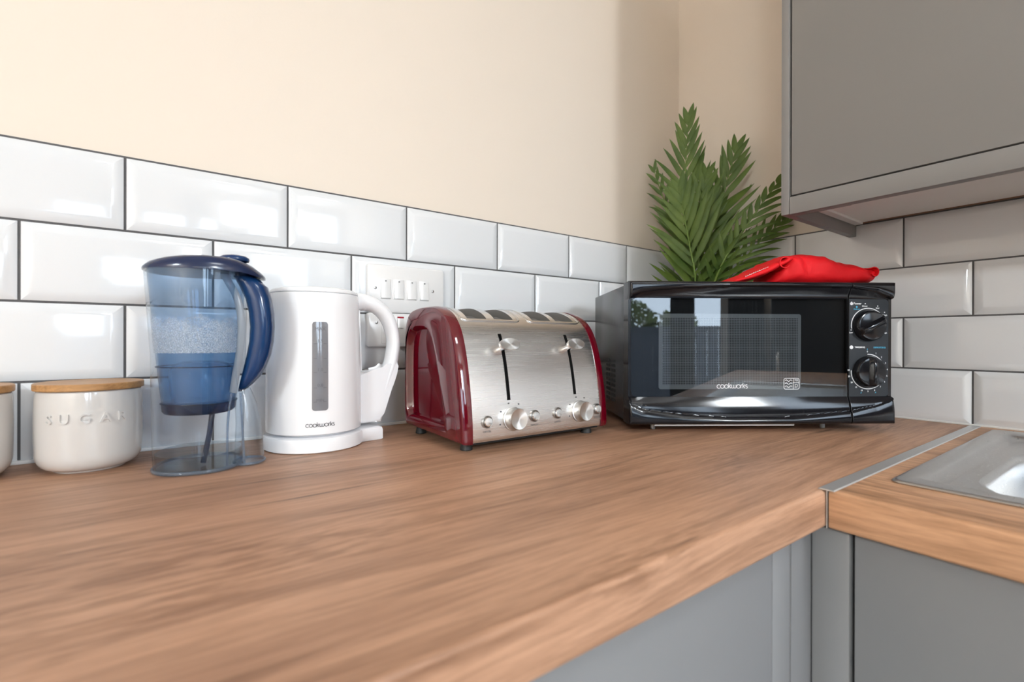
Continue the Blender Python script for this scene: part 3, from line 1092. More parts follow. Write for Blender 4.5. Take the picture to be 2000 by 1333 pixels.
gauge_rows(mb, 0.0100, 0.0580, 0.1790, 0.0035, 0.0009)
mb.build('water_gauge', gauge_m, kt, smooth=60)
mb = MB()
gauge_rows(mb, 0.0112, 0.0566, 0.1804, 0.0045, 0.0004)
mb.build('gauge_surround', white_plastic, kt, smooth=60)
mb = MB()
for z in (0.0700, 0.0890, 0.1100, 0.1290, 0.1490):
    for s in (-1, 1):
        stroke(mb, [(s * 0.0080, z), (s * 0.0040, z)], 0.0007, lambda u, v, d: on_kettle(u, v, 0.0012))
for z, w in ((0.0925, '0.8'), (0.1135, '1.0'), (0.1525, '1.5')):
    add_text(mb, w, 0.0060, lambda u, v, d, z=z: on_kettle(u, z + v, 0.0012))
add_text(mb, 'MAX', 0.0065, lambda u, v, d: on_kettle(u, 0.1690 + v, 0.0012))
add_text(mb, 'MIN', 0.0055, lambda u, v, d: on_kettle(u, 0.0720 + v, 0.0012))
mb.build('gauge_markings', grey_print, kt, smooth=0)
mb = MB()
round_word(mb, 0.0360, lambda u, v, d: on_kettle(u + 0.0005, 0.0382 + v, 0.0004))
mb.build('maker_lettering', grey_print, kt, smooth=0)

# ------------------------------------------------------------------ water filter jug
JX, JY = -1.1580, -0.1370
JR = R(-16)
jg = thing('water_filter_jug', 'clear water filter jug with navy lid and handle beside the sugar jar', 'jug', (JX, JY, 0), JR)


def jring(z, ins=0.0, n=64, a0=0.0, a1=2 * PI):
    """body cross-section at height z; superellipse, wider toward the top, beaked on the pouring side"""
    rl = interp([(0, 0.0470), (0.014, 0.0478), (0.139, 0.0500), (0.237, 0.0570)], z) - ins
    rr = interp([(0, 0.0430), (0.139, 0.0460), (0.237, 0.0480)], z) - ins
    ry = interp([(0, 0.0490), (0.139, 0.0505), (0.237, 0.0520)], z) - ins
    out = []
    closed = abs(a1 - a0 - 2 * PI) < 1e-6
    for k in range(n if closed else n + 1):
        t = a0 + (a1 - a0) * k / n
        c, s = math.cos(t), math.sin(t)
        q = 2 / 2.35
        rx = rr if c > 0 else rl
        out.append((rx * math.copysign(abs(c) ** q, c), ry * math.copysign(abs(s) ** q, s), z))
    return out


mb = MB()
mb.loops([jring(z) for z in (0.002, 0.006, 0.014, 0.04, 0.07, 0.10, 0.139, 0.17, 0.20, 0.237)], True, True, False)
mb.build('jug_shell', clear_shell, jg, smooth=60)
mb = MB()
r0 = jring(0.0030, -0.0006)
mb.tube(r0 + [r0[0]], (0.0017, 0.0022), 8, False)
mb.build('base_rim', clear_edge, jg, smooth=60)
mb = MB()
r0 = jring(0.2360, 0.0)
mb.tube(r0 + [r0[0]], 0.0011, 8, False)
mb.build('top_rim', clear_edge, jg, smooth=60)
mb = MB()
mb.loops([jring(z, 0.0022) for z in (0.0035, 0.012, 0.0205)], True, True, True)
mb.build('water', water_low, jg, smooth=60)
# foot column behind the body, under the handle
mb = MB()
ls = []
for z, cx, rx, ry in ((0.002, 0.0520, 0.0165, 0.0200), (0.02, 0.0520, 0.0160, 0.0190), (0.05, 0.0510, 0.0140, 0.0170), (0.075, 0.0480, 0.0120, 0.0150), (0.094, 0.0440, 0.0090, 0.0120)):
    ls.append([(cx + rx * math.cos(2 * PI * k / 28), ry * math.sin(2 * PI * k / 28) - 0.004, z) for k in range(28)])
mb.loops(ls, True, True, True)
col = mb.build('foot_column', clear_shell, jg, smooth=60)
mb = MB()
l0 = [(0.0520 + 0.0170 * math.cos(2 * PI * k / 28), 0.0205 * math.sin(2 * PI * k / 28) - 0.004, 0.003) for k in range(29)]
mb.tube(l0, 0.0016, 8, False)
for q, (ya, yb) in enumerate(((-0.0230, -0.0225), (-0.0170, -0.0190))):
    mb.tube(catmull([(0.0365 + 0.009 * q, yb - 0.004, 0.090), (0.0335 + 0.014 * q, ya - 0.008, 0.055), (0.0330 + 0.017 * q, ya - 0.008, 0.004)], 5), 0.0013, 8)
mb.build('column_edges', clear_edge, col, smooth=60)
# funnel insert
FI = 0.0030
mb = MB()
zs = (0.0785, 0.085, 0.10, 0.12, 0.1386, 0.16, 0.19, 0.215, 0.235)


def fins(z):
    return FI + interp([(0.066, 0.0075), (0.10, 0.0045), (0.139, 0.0015), (0.237, 0.0)], z)


mb.loops([jring(z, fins(z)) for z in zs], True, False, False)
fn_o = mb.build('funnel', funnel_m, jg, smooth=60)
mb = MB()
mb.loops([jring(0.0785, fins(0.0785) - 0.0006), jring(0.0700, fins(0.07) - 0.0006), jring(0.0672, fins(0.067) + 0.001), jring(0.0660, fins(0.066) + 0.006)], True, False, True)
mb.build('funnel_base', funnel_low, fn_o, smooth=60)
mb = MB()
for zz in (0.0790, 0.1225):
    r0 = jring(zz, fins(zz) - 0.0010)
    mb.tube(r0 + [r0[0]], 0.0007, 6, False)
mb.build('funnel_ribs', funnel_low, fn_o, smooth=60)
mb = MB()
mb.loops([jring(z, fins(z) + 0.0018) for z in (0.0810, 0.095, 0.115, 0.1330, 0.1386)], True, True, True)
mb.build('water', water_up, jg, smooth=60)
mb = MB()
mb.lathe([(0.0, 0.078), (0.030, 0.078), (0.033, 0.090), (0.034, 0.118), (0.030, 0.124), (0.020, 0.128), (0.0, 0.128)], (0.0, 0.0, 0), 40, False, False)
mb.build('filter_cartridge', filter_m, jg, smooth=40)
mb = MB()
mb.tube([(0.012, -0.006, 0.066), (0.010, -0.010, 0.040), (0.004, -0.012, 0.006)], 0.0030, 10)
mb.build('refill_stem', funnel_low, jg, smooth=60)
mb = MB()
mb.loops([jring(z, fins(z) - 0.0012, 40, R(188), R(345)) for z in np.linspace(0.1388, 0.198, 10)], False)
mb.build('condensation', drops_m, jg, smooth=60, recalc=False)
# lid
def lid_top(x):
    return interp([(-0.057, 0.2400), (-0.045, 0.2450), (-0.030, 0.2482), (-0.010, 0.2510), (0.010, 0.2528), (0.030, 0.2528), (0.045, 0.2510), (0.058, 0.2455), (0.068, 0.2385)], x)


mb = MB()
ls = []
ring = jring(0.237, -0.0012)
ring = [(x * (1.36 if False else 1), y, z) for x, y, z in ring]
out_ring = []
for x, y, z in ring:
    if x > 0:
        k = x / 0.0492
        x2 = x + 0.0195 * k ** 2
        y2 = y * (1 - 0.10 * k)
        out_ring.append((x2, y2))
    else:
        out_ring.append((x, y))
for s, drop in ((1.0, 0.0), (1.003, 0.0), (0.985, 0.35), (0.93, 0.72), (0.82, 0.93), (0.6, 1.0), (0.3, 1.0), (0.02, 1.0)):
    l = []
    for x, y in out_ring:
        X, Y = x * s, y * s
        zb = 0.2372 if x < 0.048 else 0.2372 - 0.004 * (x - 0.048) / 0.02
        zt = max(lid_top(X), zb + 0.0015)
        z = zb - (0.0025 if (s == 1.0 and drop == 0.0) else 0) + (zt - zb) * drop
        l.append((X, Y, z))
    ls.append(l)
mb.loops(ls, True, True, True)
ld = mb.build('lid', navy_lid, jg, smooth=50)
MB().lathe([(0.0150, 0.2515), (0.0158, 0.2535), (0.0152, 0.2558), (0.0120, 0.2580), (0.0060, 0.2592), (0.0, 0.2595)], (0.0350, -0.004, 0), 36, False, True, squash=(1.08, 0.9)).build('flip_button', navy, ld, smooth=60)
# handle : crescent grip
mb = MB()
tab = [  # z, inner x, outer x, half depth
    (0.2365, 0.030, 0.0640, 0.0140), (0.2300, 0.036, 0.0690, 0.0160), (0.2200, 0.0415, 0.0730, 0.0172), (0.2050, 0.0480, 0.0770, 0.0180), (0.1880, 0.0515, 0.0795, 0.0182), (0.1700, 0.0530, 0.0802, 0.0182),
    (0.1520, 0.0520, 0.0792, 0.0180), (0.1350, 0.0492, 0.0762, 0.0172), (0.1200, 0.0460, 0.0708, 0.0160), (0.1080, 0.0432, 0.0640, 0.0142), (0.0990, 0.0412, 0.0560, 0.0115), (0.0930, 0.0400, 0.0490, 0.0080), (0.0900, 0.0396, 0.0440, 0.0040)]
ls = []
for z, xi, xo, hd in tab:
    cx, rx = (xi + xo) / 2, (xo - xi) / 2
    l = []
    for k in range(28):
        a = 2 * PI * k / 28
        c, s = math.cos(a), math.sin(a)
        l.append((cx + rx * math.copysign(abs(c) ** 0.8, c), hd * math.copysign(abs(s) ** 0.8, s) - 0.004, z - 0.006 * (cx + rx * c - xi) / 0.03 * (1 if z > 0.225 else 0)))
    ls.append(l)
mb.loops(ls, True, True, True)
mb.build('handle', navy, jg, smooth=60)
mb = MB()
edge = catmull([(0.0270, -0.022, 0.2340), (0.0330, -0.0235, 0.2230), (0.0405, -0.0245, 0.2080), (0.0450, -0.0245, 0.1900), (0.0465, -0.0245, 0.1700), (0.0455, -0.0240, 0.1480), (0.0430, -0.0230, 0.1280), (0.0400, -0.0220, 0.1100), (0.0372, -0.0210, 0.0900)], 5)
mb.tube(edge, [(0.0020, 0.0042)] * len(edge), 8, True, ref=(1, 0, 0))
mb.build('handle_collar', clear_mat('frosted_collar_plastic', (0.75, 0.79, 0.83), 1.5, (0.66, 0.70, 0.74), 0.5), jg, smooth=60)

# ------------------------------------------------------------------ toaster
TX, TY = -0.8716, -0.2750
ts = thing('toaster', 'four-slice stainless steel toaster with dark red end panels', 'toaster', (TX, TY, 0))
TWD = 0.2806
# front-to-back outline (depth from the front foot line, height)
PROF = catmull([(0.0015, 0.0130, 0), (0.0008, 0.0200, 0), (0.0022, 0.0450, 0), (0.0070, 0.0800, 0), (0.0150, 0.1200, 0), (0.0262, 0.1550, 0), (0.0400, 0.1780, 0), (0.0580, 0.1930, 0), (0.0820, 0.2020, 0), (0.1050, 0.2050, 0), (0.1400, 0.2045, 0), (0.1700, 0.2000, 0), (0.1850, 0.1890, 0), (0.1930, 0.1660, 0), (0.1945, 0.1000, 0), (0.1930, 0.0300, 0), (0.1880, 0.0160, 0)], 6)
PROF = [(p.x, p.y) for p in PROF]
EP = 0.0165                                    # end panel thickness
cuts = {0.0347, 0.0352}
slots = [(0.0348, 0.0680), (0.0829, 0.1188), (0.1558, 0.1960), (0.2051, 0.2484)]
# even the four slot widths out: two pairs
slots = [(0.0350, 0.0690), (0.0830, 0.1180), (0.1565, 0.1950), (0.2060, 0.2460)]
lev = [0.0800, 0.2102]
xs = sorted({EP, TWD - EP} | {a for s in slots for a in s} | {l + d for l in lev for d in (-0.0030, 0.0030)} | set(np.linspace(EP, TWD - EP, 15)))
iz = [i for i, (d, z) in enumerate(PROF) if d < 0.1 and 0.0640 <= z <= 0.1640]
l0i, l1i = iz[0], iz[-1]
s0i = min(i for i, (d, z) in enumerate(PROF) if z >= 0.1850 and d > 0.03)
s1i = max(i for i, (d, z) in enumerate(PROF) if d < 0.150)


def is_slot(i, j):
    x0, x1 = xs[i], xs[i + 1]
    m = (x0 + x1) / 2
    if s0i <= j < s1i and any(a < m < b for a, b in slots):
        return True
    if l0i <= j < l1i and any(abs(m - l) < 0.003 for l in lev):
        return True
    return False


mb = MB()
mb.grid(lambda i, j: (xs[i], PROF[j][0], PROF[j][1]), len(xs) - 1, len(PROF) - 1, is_slot)
for k in (0, len(xs) - 1):
    mb.poly([(xs[k], d, z) for d, z in PROF])
mb.poly([(xs[0], PROF[0][0], PROF[0][1]), (xs[-1], PROF[0][0], PROF[0][1]), (xs[-1], PROF[-1][0], PROF[-1][1]), (xs[0], PROF[-1][0], PROF[-1][1])])
shell = mb.build('steel_shell', steel, ts, smooth=40, recalc=True)


def inset_walls(mb, x0, x1, j0, j1, depth):
    """walls and floor of an opening cut in the shell between profile points j0..j1"""
    def nrm(j):
        a, b = PROF[max(j - 1, 0)], PROF[min(j + 1, len(PROF) - 1)]
        dx, dz = b[0] - a[0], b[1] - a[1]
        l = math.hypot(dx, dz)
        return dz / l, -dx / l
    top = [[(x, PROF[j][0], PROF[j][1]) for x in (x0, x1)] for j in range(j0, j1 + 1)]
    bot = [[(x, PROF[j][0] + nrm(j)[0] * depth, PROF[j][1] + nrm(j)[1] * depth) for x in (x0, x1)] for j in range(j0, j1 + 1)]
    for k in (0, 1):
        mb.loops([[t[k] for t in top], [b[k] for b in bot]], False)
    mb.loops([[b[0] for b in bot], [b[1] for b in bot]], False)
    mb.poly([top[0][0], top[0][1], bot[0][1], bot[0][0]])
    mb.poly([top[-1][0], top[-1][1], bot[-1][1], bot[-1][0]])


for a, b in slots:
    mb = MB()
    inset_walls(mb, a, b, s0i, s1i, 0.012)
    mb.build('bread_slot', slot_m, ts, smooth=0, recalc=False)
for l in lev:
    mb = MB()
    inset_walls(mb, l - 0.003, l + 0.003, l0i, l1i, 0.006)
    mb.build('lever_slot', black_matte, ts, smooth=0, recalc=False)


def shell_at(z):
    """depth and outward normal of the front face at height z"""
    for (d0, z0), (d1, z1) in zip(PROF, PROF[1:]):
        if z0 <= z <= z1 and d0 < 0.08:
            t = (z - z0) / (z1 - z0 + 1e-9)
            l = math.hypot(d1 - d0, z1 - z0)
            return d0 + (d1 - d0) * t, (-(z1 - z0) / l, (d1 - d0) / l)
    return 0.0, (-1, 0)


# raised bezels round each pair of slots
def prof_pt(s, lift):
    j = min(int(s), len(PROF) - 2)
    f = s - j
    d = PROF[j][0] + (PROF[j + 1][0] - PROF[j][0]) * f
    z = PROF[j][1] + (PROF[j + 1][1] - PROF[j][1]) * f
    dx, dz = PROF[j + 1][0] - PROF[j][0], PROF[j + 1][1] - PROF[j][1]
    l = math.hypot(dx, dz)
    return d - dz / l * lift, z + dx / l * lift


for a, b in ((slots[0][0] - 0.011, slots[1][1] + 0.011), (slots[2][0] - 0.011, slots[3][1] + 0.011)):
    s0, s1 = s0i - 1.4, s1i + 1.0
    pts = []
    r = 0.012
    for u, v in rrect(a, b, 0, 1, 0.0001, 1):
        pass
    line = []
    for k in range(9):
        t = R(180 + 90 * k / 8)
        line.append((a + r + r * math.cos(t), s0 + (1 + math.sin(t)) * 1.5))
    for k in range(9):
        t = R(270 + 90 * k / 8)
        line.append((b - r + r * math.cos(t), s0 + (1 + math.sin(t)) * 1.5))
    for k in range(1, 12):
        line.append((b, s0 + 1.5 + (s1 - s0 - 1.5) * k / 11))
    left = [(a, s1 - (s1 - s0 - 1.5) * k / 11) for k in range(0, 11)]
    line = left + line
    mb = MB()
    mb.tube([(x, *prof_pt(s, 0.0003)) for x, s in line], 0.0013, 8, True, ref=(0, 0, 1))
    mb.build('slot_bezel', steel_plain, ts, smooth=60)

# end panels : glossy red, border proud of a sunken middle
def end_panel(x_in, x_out):
    s = 1 if x_out > x_in else -1
    base_ol = [(d, z) for d, z in PROF]
    cx, cz = 0.100, 0.100

    def shrink(f, dz=0.0):
        return [(cx + (d - cx) * f, cz + (z - cz) * f + dz) for d, z in base_ol]
    ls = []
    for f, x in ((1.012, 0.0), (1.016, 0.25), (1.008, 0.75), (0.992, 0.94), (0.972, 1.0)):
        ls.append([(x_in + (x_out - x_in) * x, d, z) for d, z in shrink(f)])

    def resample(pl, n):
        L = [0.0]
        for p, q in zip(pl, pl[1:]):
            L.append(L[-1] + math.dist(p, q))
        out, k = [], 0
        for i in range(n):
            t = L[-1] * i / (n - 1)
            while k < len(pl) - 2 and L[k + 1] < t:
                k += 1
            f = (t - L[k]) / (L[k + 1] - L[k] + 1e-12)
            out.append((pl[k][0] + (pl[k + 1][0] - pl[k][0]) * f, pl[k][1] + (pl[k + 1][1] - pl[k][1]) * f))
        return out
    # the hollow: bowed front edge, open toward the back
    hol = [(p.x, p.y) for p in catmull([(0.0520, 0.0270, 0), (0.0560, 0.0550, 0), (0.0680, 0.0950, 0), (0.0830, 0.1350, 0), (0.0960, 0.1600, 0), (0.1130, 0.1740, 0), (0.1400, 0.1770, 0), (0.1680, 0.1740, 0), (0.1830, 0.1620, 0), (0.1880, 0.1400, 0), (0.1890, 0.0900, 0), (0.1870, 0.0450, 0), (0.1800, 0.0275, 0)], 6)]
    # match the corners of the two outlines so the border does not twist
    ho = resample(hol, len(base_ol))
    hc = (sum(p[0] for p in ho) / len(ho), sum(p[1] for p in ho) / len(ho))
    for f, x in ((1.05, 1.0), (1.0, 0.97), (0.965, 0.80), (0.94, 0.42), (0.91, 0.30), (0.45, 0.26)):
        ls.append([(x_in + (x_out - x_in) * x, hc[0] + (d - hc[0]) * f, hc[1] + (z - hc[1]) * f) for d, z in ho])
    mb = MB()
    mb.loops(ls, True, True, True)
    return mb.build('end_panel', red_gloss, ts, smooth=32)


end_panel(EP, 0.0)
end_panel(TWD - EP, TWD)
MB().box(EP, TWD - EP, 0.006, 0.186, 0.0085, 0.0150, 0.002).build('base_plate', black_matte, ts)
for fx, fy in ((0.020, 0.024), (0.248, 0.018), (0.020, 0.172), (0.248, 0.172)):
    MB().lathe([(0.0085, 0.0), (0.0090, 0.0010), (0.0085, 0.0040), (0.0072, 0.0095)], (fx, fy, 0), 20).build('foot', rubber, ts)


def dial(name, x, z, r, h, parent, marks=True):
    d0, (nd, nz_) = shell_at(z)
    c = Vector((x, d0, z))
    n = Vector((0, nd, nz_))
    uu = Vector((1, 0, 0))
    vv = n.cross(uu)

    def ring(rr, hh, k=40):
        return [c + n * hh + uu * (rr * math.cos(2 * PI * i / k)) + vv * (rr * math.sin(2 * PI * i / k)) for i in range(k)]
    return c, n, uu, vv, ring


for kx in (0.0850, 0.2180):
    c, n, uu, vv, ring = dial('knob', kx, 0.0405, 0.0155, 0.016, ts)
    mb = MB()
    mb.loops([ring(0.0172, 0.0003), ring(0.0172, 0.0016), ring(0.0158, 0.0022), ring(0.0152, 0.0150), ring(0.0146, 0.0162), ring(0.0125, 0.0158), ring(0.0004, 0.0148)], True, True, True)
    kb = mb.build('browning_knob', knob_steel, ts, smooth=30)
    mb = MB()
    for a in range(-30, 240, 45):
        p = c + uu * (0.0235 * math.cos(R(a))) + vv * (0.0235 * math.sin(R(a)))
        mb.loops([[p + n * h + uu * (0.0011 * math.cos(2 * PI * i / 10)) + vv * (0.0011 * math.sin(2 * PI * i / 10)) for i in range(10)] for h in (-0.0004, 0.0004)], True, True, True)
    mb.build('dial_dots', grey_print, ts, smooth=0)
for bx, bz, word in ((0.0402, 0.0402, 'CANCEL'), (0.1245, 0.0412, 'DEFROST'), (0.1700, 0.0415, 'CANCEL'), (0.2560, 0.0408, 'DEFROST')):
    c, n, uu, vv, ring = dial('button', bx, bz, 0.007, 0.004, ts)
    mb = MB()
    mb.loops([ring(0.0088, -0.0003, 28), ring(0.0088, 0.0022, 28), ring(0.0080, 0.0030, 28), ring(0.0068, 0.0024, 28)], True, True, False)
    br = mb.build('button_ring', screw_m, ts, smooth=30)
    mb = MB()
    mb.loops([ring(0.0066, 0.0005, 28), ring(0.0066, 0.0042, 28), ring(0.0058, 0.0052, 28), ring(0.0004, 0.0054, 28)], True, True, True)
    mb.build('push_button', chrome, br, smooth=30)
    mb = MB()
    add_text(mb, word, 0.0034, lambda u, v, d: c + uu * u + vv * (v - 0.0135) + n * 0.0004)
    mb.build('button_caption', grey_print, ts, smooth=0)
for lx in lev:
    d0, (nd, nz_) = shell_at(0.1425)
    c = Vector((lx, d0, 0.1425))
    n = Vector((0, nd, nz_))
    mb = MB()
    uu, vv = Vector((1, 0, 0)), Vector((0, -nz_, nd)) * -1

    def el(rx, ry, h, k=36):
        return [c + n * h + uu * (rx * math.cos(2 * PI * i / k)) + vv * (ry * math.sin(2 * PI * i / k)) for i in range(k)]
    mb.loops([el(0.0060, 0.0050, -0.003), el(0.0062, 0.0052, 0.006), el(0.0075, 0.0060, 0.012), el(0.0090, 0.0066, 0.016)], True, True, True)
    st = mb.build('lever_stem', chrome, ts, smooth=40)
    mb = MB()
    mb.loops([el(0.0120, 0.0062, 0.0150), el(0.0175, 0.0085, 0.0165), el(0.0182, 0.0092, 0.0195), el(0.0176, 0.0088, 0.0215), el(0.0004, 0.0004, 0.0212)], True, True, True)
    mb.build('lever_paddle', knob_steel, st, smooth=30)

# ------------------------------------------------------------------ microwave
MA = math.atan2(-0.556, 0.831)
mw = thing('microwave_oven', 'black countertop microwave set across the worktop corner', 'microwave', (-0.5752, -0.3094, 0), MA)
MWW, MZ0, MZ1, MD = 0.4515, 0.0148, 0.2535, 0.290
SEAM = 0.3765
WZ0, WZ1 = 0.0606, 0.2252


def arch_top(u):
    return interp([(0.0, 0.2225), (0.006, 0.2300), (0.02, 0.2352), (0.05, 0.2388), (0.10, 0.2420), (0.18, 0.2447), (0.28, 0.2452), (0.3765, 0.2435), (0.42, 0.2380), (0.4515, 0.2260)], u)


def arch_bot(u):
    return interp([(0.0, 0.0560), (0.004, 0.0480), (0.0255, 0.0392), (0.094, 0.0306), (0.18, 0.0255), (0.28, 0.0270), (0.3765, 0.0360), (0.42, 0.0450), (0.4515, 0.0560)], u)


def front_depth(u, z):
    """how far the moulded front sits behind the outermost plane"""
    at, ab = arch_top(u), arch_bot(u)
    # barrel roll of the top and bottom bars
    e = min(z - MZ0, MZ1 - z)
    bar = 0.0
    if e < 0.006:
        bar = 0.006 - math.sqrt(max(0.0, 0.006 ** 2 - (0.006 - e) ** 2))
    es = min(u, MWW - u)
    side = 0.0
    if es < 0.004:
        side = 0.004 - math.sqrt(max(0.0, 0.004 ** 2 - (0.004 - es) ** 2))
    base = max(bar, side)
    deep = 0.0105
    if z > at:
        h = MZ1 - at
        t = (z - at) / max(h, 1e-4)
        return base + 0.0030 * (1 - min(1, t * 2.2)) ** 2
    if z < ab:
        t = (ab - z) / max(ab - MZ0, 1e-4)
        return base + 0.0030 * (1 - min(1, t * 1.6)) ** 2
    if z > WZ1:
        t = (at - z) / max(at - WZ1, 1e-4)
        return max(base, 0.0042 + (deep - 0.0042) * math.sin(min(1, t) * PI / 2))
    if z < WZ0:
        t = (z - ab) / max(WZ0 - ab, 1e-4)
        return max(base, 0.0042 + (deep - 0.0042) * (1 - math.cos(min(1, t) * PI / 2)))
    return max(deep, base)


def refine(a, b, n, extra):
    v = sorted(set(np.round(np.linspace(a, b, n), 5)) | {e for e in extra if a <= e <= b})
    return [float(q) for q in v]


zs = sorted(set(np.round(np.linspace(MZ0, MZ1, 180), 5)) | {MZ0 + q for q in (0.0005, 0.0012, 0.002, 0.0035)} | {MZ1 - q for q in (0.0005, 0.0012, 0.002, 0.0035)} | {WZ0, WZ1})
zs = [float(z) for z in zs]


def front_piece(name, u0, u1, hole, mat_):
    us = refine(u0, u1, 90 if u1 - u0 > 0.2 else 34, [u0 + 0.0004, u0 + 0.001, u0 + 0.002, u0 + 0.003, u1 - 0.0004, u1 - 0.001, u1 - 0.002, u1 - 0.003, hole[0], hole[1]])

    def dep(u, z):
        d = front_depth(u, z)
        # small round at the seam
        e = min(u - u0, u1 - u)
        if e < 0.0012 and 0.01 < u < MWW - 0.01:
            d += 0.0012 - math.sqrt(max(0.0, 0.0012 ** 2 - (0.0012 - e) ** 2))
        return d

    def skip(i, j):
        u, z = (us[i] + us[i + 1]) / 2, (zs[j] + zs[j + 1]) / 2
        return hole[0] < u < hole[1] and WZ0 < z < WZ1
    mb = MB()
    g = mb.grid(lambda i, j: (us[i], dep(us[i], zs[j]), zs[j]), len(us) - 1, len(zs) - 1, skip)
    yb = 0.040
    nu, nz = len(us), len(zs)
    per = [g[i][0] for i in range(nu)] + [g[-1][j] for j in range(1, nz)] + [g[i][-1] for i in range(nu - 2, -1, -1)] + [g[0][j] for j in range(nz - 2, 0, -1)]
    bv = [mb.bm.verts.new((v.co.x, yb, v.co.z)) for v in per]
    n = len(per)
    for k in range(n):
        mb.face([per[k], per[(k + 1) % n], bv[(k + 1) % n], bv[k]])
    return mb.build(name, mat_, mw, smooth=28)


door = front_piece('door', 0.0, SEAM - 0.0006, (0.0045, SEAM - 0.0022), black_gloss)
mb = MB()
ol = rrect(0.0040, SEAM - 0.0016, WZ0 - 0.0004, WZ1 + 0.0004, 0.0010, 2)
n_ = 6
ol = []
for cx, cz, a0, r in ((SEAM - 0.0026, WZ1 - 0.0006, 0, 0.001), (0.0135, WZ1 - 0.0086, 90, 0.009), (0.0135, WZ0 + 0.0086, 180, 0.009), (SEAM - 0.0026, WZ0 + 0.0006, 270, 0.001)):
    for k in range(n_ + 1):
        t = R(a0 + 90 * k / n_)
        ol.append((cx + r * math.cos(t), cz + r * math.sin(t)))
mb.poly([(u, 0.0100, z) for u, z in ol])
gls = mb.build('window_glass', door_glass, door, smooth=0, recalc=False)
# frame between rounded glass corner and the square hole
mb = MB()
mb.box(0.0042, SEAM - 0.0020, 0.0180, 0.0200, WZ0 - 0.001, WZ1 + 0.001)
mb.build('window_backing', black_matte, door, smooth=0)
mb = MB()
ol2 = rrect(0.0523, 0.2963, 0.0727, 0.1998, 0.004, 4)
mb.poly([(u, 0.0130, z) for u, z in ol2])
mb.build('perforated_screen', screen_m, door, smooth=0, recalc=False)
for (cu, cz, su, sz) in ((0.0045, WZ1, 1, -1), (0.0045, WZ0, 1, 1)):
    mb = MB()
    pts = [(cu, cz)]
    for k in range(9):
        t = R(90 * k / 8)
        pts.append((cu + su * 0.0090 * (1 - math.sin(t)), cz + sz * 0.0090 * (1 - math.cos(t))))
    mb.prism(pts, lambda u, z, y: (u, y, z), 0.0085, 0.0160)
    mb.build('window_corner', black_gloss, door, smooth=30)
mb = MB()
round_word(mb, 0.0520, lambda u, v, d: (0.1765 + u, 0.0096, 0.0775 + v))
mb.build('maker_lettering', white_print, door, smooth=0)
# printed power symbol
mb = MB()


def flat(u, v, d=0):
    return (u, 0.0096, v)


b0 = rrect(0.2650, 0.2912, 0.0728, 0.0912, 0.003, 4)
stroke(mb, b0 + [b0[0], b0[1]], 0.0009, flat)
stroke(mb, [(0.2810, 0.0730), (0.2810, 0.0910)], 0.0009, flat)
stroke(mb, [(0.2810, 0.0845), (0.2910, 0.0845)], 0.0009, flat)
for q in range(3):
    stroke(mb, [(0.2670 + 0.0120 * k / 16, 0.0772 + 0.0050 * q + 0.0014 * math.sin(k / 16 * 3 * PI)) for k in range(17)], 0.0010, flat)
add_text(mb, '700', 0.0048, lambda u, v, d: flat(0.2862 + u, 0.0878 + v))
add_text(mb, 'D', 0.0080, lambda u, v, d: flat(0.2862 + u, 0.0785 + v))
mb.build('power_symbol', white_print, door, smooth=0)

ctl = front_piece('control_panel', SEAM + 0.0006, MWW, (SEAM + 0.0022, 0.4458), black_gloss)
mb = MB()
ol = []
for cx, cz, a0, r in ((0.4400, WZ1 - 0.0060, 0, 0.006), (SEAM + 0.0026, WZ1 - 0.0006, 90, 0.0012), (SEAM + 0.0026, WZ0 + 0.0006, 180, 0.0012), (0.4400, WZ0 + 0.0060, 270, 0.006)):
    for k in range(n_ + 1):
        t = R(a0 + 90 * k / n_)
        ol.append((cx + r * math.cos(t), cz + r * math.sin(t)))
mb.prism(ol, lambda u, z, y: (u, y, z), 0.0098, 0.0140)
mb.build('fascia', panel_m, ctl, smooth=0)
mb = MB()
mb.box(SEAM + 0.0020, 0.4470, 0.0125, 0.0150, WZ0 - 0.0005, WZ1 + 0.0005)
mb.build('fascia_backing', black_gloss, ctl, smooth=0)
KU = 0.4105
KZ = (0.1807, 0.1026)
for z, ang in ((KZ[0], 27), (KZ[1], 90)):
    mb = MB()
    prof = [(0.0266, -0.0000), (0.0266, -0.0040), (0.0256, -0.0060), (0.0250, -0.0090), (0.0235, -0.0106), (0.0200, -0.0112), (0.0, -0.0112)]
    mb.lathe([(r, 0.0097 + h) for r, h in prof], (KU, 0, z), 56, True, False, axis='y')
    kb = mb.build('knob', black_gloss, ctl, smooth=35)
    mb = MB()
    ca, sa = math.cos(R(ang)), math.sin(R(ang))

    def gp(a, b, y):
        return (KU + a * ca - b * sa, 0.0097 - y, z + a * sa + b * ca)
    ls = []
    for s in np.linspace(-1, 1, 13):
        a = 0.0248 * s
        hgt = 0.0112 + 0.0085 * math.sqrt(max(0, 1 - (abs(s) ** 3)))
        w = 0.0050
        ls.append([gp(a, -w * 1.5, 0.0095), gp(a, -w * 0.75, (0.0112 + hgt) / 2), gp(a, -w * 0.5, hgt - 0.0006), gp(a, 0, hgt), gp(a, w * 0.5, hgt - 0.0006), gp(a, w * 0.75, (0.0112 + hgt) / 2), gp(a, w * 1.5, 0.0095)])
    mb.loops(ls, True, True, True)
    mb.build('knob_grip', black_gloss, kb, smooth=40)


def fp(u, v, d=0):
    return (u, 0.0095, v)


def fpt(cx, cz):
    return lambda u, v, d: fp(cx + u, cz + v)


def disc(mb, cx, cz, r, k=12):
    mb.poly([fp(cx + r * math.cos(2 * PI * i / k), cz + r * math.sin(2 * PI * i / k)) for i in range(k)])


